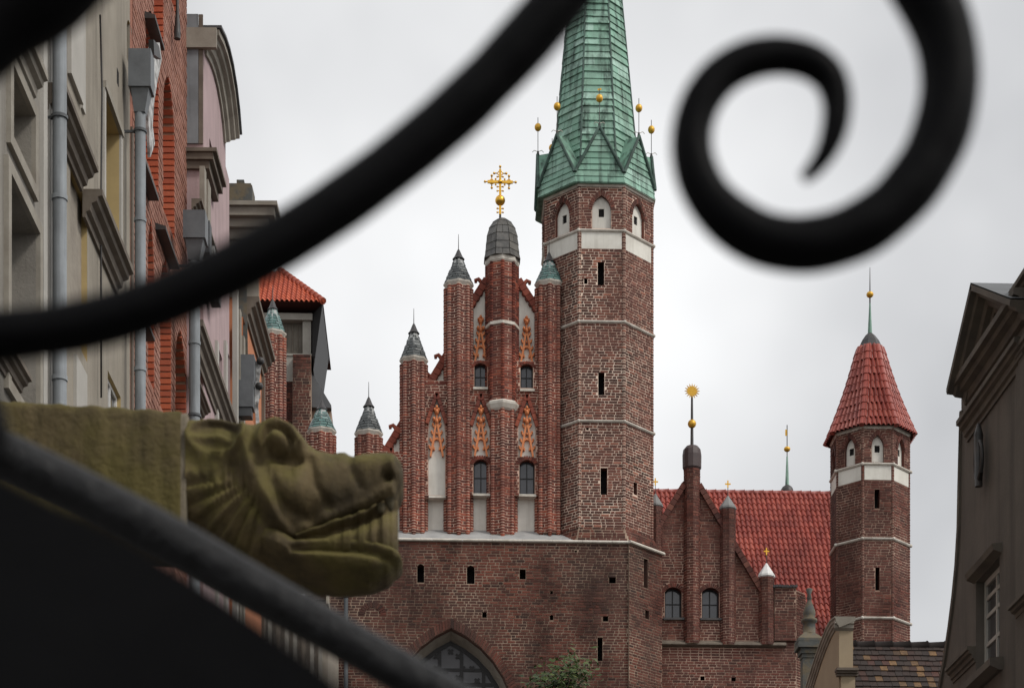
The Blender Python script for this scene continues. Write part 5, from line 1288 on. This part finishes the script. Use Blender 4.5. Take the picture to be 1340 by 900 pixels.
# ================================================================== tree in front of the church wall
ty = 52.0; tx = X(729, ty); ztp = PY(722, 858, ty).z
TR_ = thing('tree', 'small green leafy tree in front of the brick church wall', 'tree', (tx, ty, 0))
m_ = MB(); m_.tube([(tx, ty, 0), (tx + .1, ty, 4), (tx - .05, ty + .1, 8), (tx + .1, ty, ztp - 3)], [.25, .2, .15, .08], 10)
random.seed(5)
lf = MB(); cents = []
for i in range(34):
    f = random.random() ** .7; a = random.uniform(0, 6.28); zq = 8.5 + (ztp - 1.9 - 8.5) * f; rmax = 2.3 * math.sqrt(max(0, 1 - ((zq - 11) / (ztp - 10.6)) ** 2)) if zq > 11 else 2.3
    r = rmax * random.uniform(.3, 1); cents.append(Vector((tx + r * math.cos(a), ty + r * math.sin(a), zq)))
cents += [Vector((tx + .45, ty - .2, ztp - .35)), Vector((tx - .25, ty, ztp - .75)), Vector((tx + .1, ty - .3, ztp - .7)), Vector((tx + .3, ty, ztp - 1.0)), Vector((tx - .1, ty, ztp - 1.3)), Vector((tx + .5, ty, ztp - 1.4))]
for c in cents:
    m_.tube([(tx, ty, min(c.z - .8, ztp - 3.2)), (tx + (c.x - tx) * .6, ty + (c.y - ty) * .6, c.z - .5), c], [.06, .04, .015], 5)
    for j in range(270):
        d = Vector((random.gauss(0, 1), random.gauss(0, 1), random.gauss(0, .8))) * .24; P = c + d
        u = Vector((random.gauss(0, 1), random.gauss(0, 1), random.gauss(0, .5))).normalized(); v = u.orthogonal().normalized(); v = (v + Vector((0, 0, -.3))).normalized()
        s = random.uniform(.06, .11); lf.add([P, P + u * s * .8 + v * s * .4, P + u * s * 2, P + u * s * .8 - v * s * .4], [(0, 1, 2, 3)])
m_.build('trunk', 'bark', TR_); lf.build('crown', 'leaf', TR_)

# ================================================================== foreground: terrace, gargoyle, ironwork
YG = 5.5; KG = YG / ray(400, 600).y / FPX
gx = lambda u: PY(u, 600, YG).x
gz = lambda v: PY(400, v, YG).z
def interp(tab, x):
    if x <= tab[0][0]: return tab[0][1]
    for (a, p), (b, q) in zip(tab[:-1], tab[1:]):
        if x <= b:
            f = (x - a) / (b - a); f = f * f * (3 - 2 * f) * .5 + f * .5; return p + (q - p) * f
    return tab[-1][1]
def smooth01(x): x = max(0.0, min(1.0, x)); return x * x * (3 - 2 * x)
def gauss(u, v, cu, cv, ru, rv): return math.exp(-((u - cu) / ru) ** 2 - ((v - cv) / rv) ** 2)
def seg_dist(u, v, pl):
    best = 1e9
    for (a, b), (c, d) in zip(pl[:-1], pl[1:]):
        L2 = (c - a) ** 2 + (d - b) ** 2; t = max(0, min(1, ((u - a) * (c - a) + (v - b) * (d - b)) / L2))
        best = min(best, math.hypot(u - a - t * (c - a), v - b - t * (d - b)))
    return best
def ridge(u, v, pl, wd): return math.exp(-(seg_dist(u, v, pl) / wd) ** 2)
from mathutils import noise as mnoise
YM = YG + .24                                # middle plane of the beast
def relief(u, v):
    d = 0.0
    # eye: bulging ball in a deep socket under a brow
    e = math.hypot((u - 362) / 1.15, v - 574)
    d += .030 * gauss(u, v, 362, 566, 46, 36)
    d -= .055 * gauss(u, v, 366, 592, 24, 8) + .026 * math.exp(-((e - 15) / 4.0) ** 2)
    if e < 11: d += .030 * math.sqrt(max(0, 1 - (e / 11) ** 2))
    d -= .016 * ridge(u, v, [(336, 596), (352, 608), (374, 606), (392, 592)], 3.5) + .012 * ridge(u, v, [(346, 542), (362, 538), (382, 544)], 3.0)
    d += .026 * ridge(u, v, [(338, 574), (345, 556), (362, 548), (381, 555), (392, 572)], 6.5)
    d += .018 * ridge(u, v, [(345, 582), (358, 590), (372, 588), (383, 578)], 3.2)
    # ear: leaf with hollow inside
    ea = ((u - 279) / 38.0) ** 2 + ((v - 561) / 26.0) ** 2
    if ea < 1.9: d += .016 * math.exp(-((math.sqrt(ea) - 1.0) / .13) ** 2) - .020 * smooth01((.95 - ea) / .5) * smooth01((u - 245) / 30)
    d += .014 * ridge(u, v, [(250, 565), (280, 560), (308, 572)], 5)
    # band behind the eye, cheek and jaw muscle
    d += .020 * ridge(u, v, [(318, 538), (317, 575), (325, 608), (343, 640), (362, 668), (388, 690)], 8)
    d -= .020 * ridge(u, v, [(303, 600), (312, 620), (330, 652), (352, 682)], 7)
    d += .030 * gauss(u, v, 382, 632, 30, 24) - .014 * ridge(u, v, [(352, 618), (372, 655), (402, 662), (424, 640)], 6)
    d += .016 * gauss(u, v, 424, 605, 22, 26) - .012 * ridge(u, v, [(404, 590), (410, 622), (428, 644)], 6)
    d -= .010 * ridge(u, v, [(452, 572), (458, 598), (470, 618)], 6)
    # mane: strands curving down and back
    if u < 352 and v > 598:
        r = math.hypot(u - 352, (v - 600)); th = math.atan2(v - 600, 352 - u)
        am = smooth01((r - 22) / 26) * smooth01((v - 600) / 14) * smooth01((344 - u - max(0, (660 - v)) * .25) / 16)
        d += am * (.0075 * math.sin(th * 30 + r * .04) + .0035 * math.sin(th * 67 + r * .07))
    # nostril and nose tip, lips
    d += .026 * gauss(u, v, 514, 592, 13, 16) - .040 * gauss(u, v, 507, 604, 7, 5)
    d += .016 * ridge(u, v, [(390, 678), (420, 662), (450, 649), (480, 636), (510, 618)], 7)
    d += .010 * gauss(u, v, 475, 590, 22, 14)
    return d
def beast(us, top, bot, half, ex_t, ex_b, seg=112, rel=True, jaw=False):
    pts = []; ring = []
    for u in us:
        zt_, zb_, wv = interp(top, u), interp(bot, u), interp(half, u)
        vm = (zt_ + zb_) / 2; hv = (zb_ - zt_) / 2
        for k in range(seg):
            t = 2 * math.pi * k / seg; c, s = math.cos(t), math.sin(t)
            e_ = ex_t if s > 0 else ex_b
            yy = (abs(c) ** (2 / e_)) * (1 if c > 0 else -1); vv = (abs(s) ** (2 / e_)) * (1 if s > 0 else -1)
            v = vm - vv * hv
            d = relief(u, v) if rel else 0.0
            if jaw:
                d = .016 * ridge(u, v, [(390, 697), (430, 692), (470, 691), (518, 700)], 6) - .018 * ridge(u, v, [(380, 706), (430, 704), (470, 704), (512, 712)], 5) + .012 * gauss(u, v, 470, 722, 45, 10)
            n_ = mnoise.noise(Vector((u * .045, v * .045, 3.1 * (1 if c > 0 else -1)))) * .003 + mnoise.noise(Vector((u * .16, v * .16, 7.7))) * .0012 + mnoise.noise(Vector((u * .45, v * .45, 1.7))) * .0008
            side = smooth01(abs(yy) * 1.25)
            y = YM - yy * wv - (1 if yy > 0 else -1) * (d + n_) * side
            dz = -(n_ + max(-.02, min(.03, d)) * .25) * KG * 0
            pts.append((gx(u), y, gz(v) + vv * (n_ * .8 + max(0, d) * .3)))
    n = len(us); fs = [(i * seg + k, i * seg + (k + 1) % seg, (i + 1) * seg + (k + 1) % seg, (i + 1) * seg + k) for i in range(n - 1) for k in range(seg)]
    fs += [tuple(range(seg)), tuple((n - 1) * seg + k for k in range(seg))]
    m = MB(); m.add(pts, fs, 0, True); return m
GA = thing('gargoyle', 'mossy stone beast head gargoyle with open toothed mouth, on a long stone spout', 'gargoyle', (gx(0), YM, 0))
us = [239 + i * 1.25 for i in range(int((527.5 - 239) / 1.25) + 1)]
top = [(239, 524), (284, 528), (308, 535), (320, 536), (335, 530), (358, 528), (376, 536), (390, 548), (402, 560), (412, 566), (433, 566), (448, 562), (460, 568), (474, 563), (505, 561), (517, 564), (524, 574), (527.5, 588)]
bot = [(239, 682), (284, 708), (326, 722), (350, 716), (370, 700), (388, 690), (413, 677), (445, 664), (471, 654), (500, 640), (514, 629), (523, 613), (527.5, 600)]
half = [(239, .185), (300, .195), (350, .205), (385, .185), (410, .165), (450, .15), (490, .145), (512, .135), (522, .10), (527.5, .05)]
head = beast(us, top, bot, half, 3.4, 2.2).build('head', 'gargoyle_stone', GA)
us = [300 + i * 1.4 for i in range(int((526 - 300) / 1.4) + 1)]
topj = [(300, 640), (360, 668), (388, 686), (429, 680), (465, 679), (500, 684), (518, 694), (526, 702)]
botj = [(300, 690), (326, 712), (371, 733), (413, 741), (445, 744), (480, 741), (503, 730), (518, 717), (526, 706)]
halfj = [(300, .13), (360, .175), (400, .165), (450, .15), (490, .14), (512, .12), (522, .085), (526, .05)]
beast(us, topj, botj, halfj, 2.6, 1.45, rel=False, jaw=True).build('jaw', 'gargoyle_stone', GA)
us = [384 + i * 1.5 for i in range(91)]
def gum(u, v):                                # stone left standing between the jaws, cut into blunt teeth under the lip
    w_ = smooth01((u - 425) / 30); k = math.sin((u - 430) * .36 + .7 * math.sin(u * .09))
    g_ = w_ * (.009 * smooth01(k * 1.2 + .6) - .004)
    return g_ - .065 * ridge(u, v, [(384, 693), (413, 684), (445, 671), (471, 661), (500, 647), (522, 630)], 6.5)
_rel = relief; relief = gum
mo = beast(us, [(384, 680), (413, 668), (445, 655), (471, 645), (500, 630), (514, 622), (521, 622)], [(384, 712), (521, 712)], [(384, .165), (430, .158), (470, .148), (500, .142), (512, .125), (521, .075)], 5.0, 3.0, 72, True)
relief = _rel
mo.build('mouth', 'gargoyle_stone', GA)
for sd_ in (-1, 1):                          # teeth on both sides and across the front
    for u, up_, ln in ((497, 1, 13), (509, 1, 17)):
        wv = interp(half if up_ else halfj, u) * .86; v0 = interp(bot, u) - 3 if up_ else interp(topj, u) + 4
        v1 = v0 + ln if up_ else v0 - ln
        P0_, P1_ = Vector((gx(u), YM + sd_ * wv, gz(v0))), Vector((gx(u + 1.5), YM + sd_ * wv * .97, gz(v1)))
        t_ = MB(); t_.tube([P0_, P0_.lerp(P1_, .55), P1_], [.0125, .011, .005], 7); t_.build('tooth', 'tooth_stone', head)
# long spout block behind the head, with the mortar joint
def block(u0, u1, vt0, vt1, vb0, vb1, hw, m, name):
    n, seg = max(2, int((u1 - u0) / 4)), 48; pts = []
    for i in range(n + 1):
        f = i / n; u = u0 + (u1 - u0) * f; a, b = vt0 + (vt1 - vt0) * f, vb0 + (vb1 - vb0) * f
        for k in range(seg):
            t = 2 * math.pi * (k + .5) / seg; c, s = math.cos(t), math.sin(t); e_ = 12
            yy = abs(c) ** (2 / e_) * (1 if c > 0 else -1); vv = abs(s) ** (2 / e_) * (1 if s > 0 else -1)
            nz = mnoise.noise(Vector((u * .05, vv * 3, yy * 2))) * .005 + mnoise.noise(Vector((u * .25, vv * 1.2, yy * 2))) * .0025
            pts.append((gx(u), YM - yy * (hw + nz), gz((a + b) / 2 - vv * (b - a) / 2) + nz * vv))
    fs = [(i * seg + k, i * seg + (k + 1) % seg, (i + 1) * seg + (k + 1) % seg, (i + 1) * seg + k) for i in range(n) for k in range(seg)] + [tuple(range(seg)), tuple(n * seg + k for k in range(seg))]
    q = MB(); q.add(pts, fs, 0, True); q.build(name, m, GA)
block(-170, 233, 508, 526, 676, 684, .19, 'gargoyle_block', 'spout_block')
block(232, 240, 527, 527, 682, 683, .182, 'joint_mortar', 'mortar_joint')

TW = MB(); zt_ = gz(500); TW.box((gx(-600), YG - .35, 0), (gx(-80), YG + .85, zt_ - .02)); TW.box((gx(-600), YG - .42, zt_ - .019), (gx(-70), YG + .92, zt_ + .12))
tag(TW.build('terrace_wall', 'terrace_stone'), 'stone terrace wall carrying the gargoyle spout at the far left', 'wall')

def px_path(pts, dist, fat=1.10):
    """smooth a list of (px,py,width px) at a given distance into a path and radii"""
    P = [(PY(a, b, dist), c * fat / 2 / FPX * dist) for a, b, c in pts]; out = []; rad = []
    for i in range(len(P) - 1):
        p0, p1, p2, p3 = P[max(0, i - 1)], P[i], P[i + 1], P[min(len(P) - 1, i + 2)]
        for j in range(4):
            t = j / 4; a, b, c, d = p0[0], p1[0], p2[0], p3[0]
            out.append(.5 * ((2 * b) + (c - a) * t + (2 * a - 5 * b + 4 * c - d) * t * t + (3 * b - a - 3 * c + d) * t ** 3)); rad.append(p1[1] + (p2[1] - p1[1]) * t)
    out.append(P[-1][0]); rad.append(P[-1][1]); return out, rad
DI = .86
spiral = [(1052, 233, 13), (1066, 220, 21), (1080, 200, 27), (1090, 176, 32), (1095, 150, 35), (1094, 124, 38), (1084, 99, 41), (1063, 82, 43), (1036, 74, 45), (1008, 73, 46), (976, 80, 47), (946, 97, 48), (923, 123, 49), (909, 155, 50), (905, 190, 51), (911, 225, 53), (927, 258, 56), (953, 286, 59), (987, 308, 62), (1020, 318, 64), (1056, 320, 65), (1096, 312, 67), (1136, 294, 68), (1172, 266, 69), (1203, 229, 70), (1227, 185, 70), (1240, 140, 71), (1243, 95, 72), (1236, 48, 74), (1217, 0, 77), (1186, -48, 78), (1143, -88, 78), (1090, -112, 76)]
sweepb = [(-150, 449, 58), (-60, 446, 59), (0, 440, 60), (100, 427, 60), (200, 398, 60), (300, 354, 62), (400, 297, 63), (500, 227, 64), (600, 144, 65), (680, 62, 66), (733, 0, 67), (785, -65, 68), (850, -120, 70), (930, -150, 72), (1010, -145, 74), (1085, -112, 76)]
IR = thing('iron_railing', 'black wrought iron railing with a large spiral scroll close to the camera', 'railing', PY(600, 1500, DI))
for nm, pth in (('scroll', spiral), ('curved_bar', sweepb), ('corner_bar', [(-150, 110, 110), (-60, 62, 112), (0, 18, 114), (60, -22, 116), (120, -80, 118), (200, -120, 118)]), ('side_bar', [(-60, 330, 40), (-30, 440, 40), (-22, 510, 38), (-8, 560, 36), (4, 610, 34)]), ('post', [(-150, 60, 90), (-150, 449, 90), (-150, 900, 90), (-150, 2500, 90)])):
    P, rr = px_path(pth, DI); rr = [r * (1 + .05 * mnoise.noise(p * 60)) for r, p in zip(rr, P)]; m_ = MB(); m_.tube(P, rr, 16); m_.build(nm, 'black_iron', IR)
DH = 1.65
hr = [(-260, 470, 60), (-100, 535, 58), (0, 590, 58), (115, 646, 57), (231, 708, 57), (340, 772, 57), (450, 836, 57), (560, 899, 57), (700, 978, 57), (1000, 1150, 57)]
P, rr = px_path(hr, DH, .98); m_ = MB(); m_.tube(P, rr, 16); tag(m_.build('handrail', 'rail_paint'), 'round black iron handrail sloping down across the lower left corner', 'handrail')
DS = .52
m_ = MB(); edge = [(-300, 470), (0, 632), (100, 683), (185, 724), (300, 795), (395, 862), (450, 905), (700, 1090), (700, 1500), (-300, 1500)]
Fs = fy(DS); m_.fpoly(Fs, [(PY(a, b, DS).x, PY(a, b, DS).z) for a, b in edge], -.012, .03)
sp2 = thing('stair_panel', 'broad black metal stair panel below the handrail, bottom left', 'panel', PY(100, 1500, DS))
m_.build('sheet', 'black_sheet', sp2)
P, rr = px_path([(a, b, 20) for a, b in edge[:8]], DS - .01); m_ = MB(); m_.tube(P, rr, 12); m_.build('top_rim', 'black_iron', sp2)
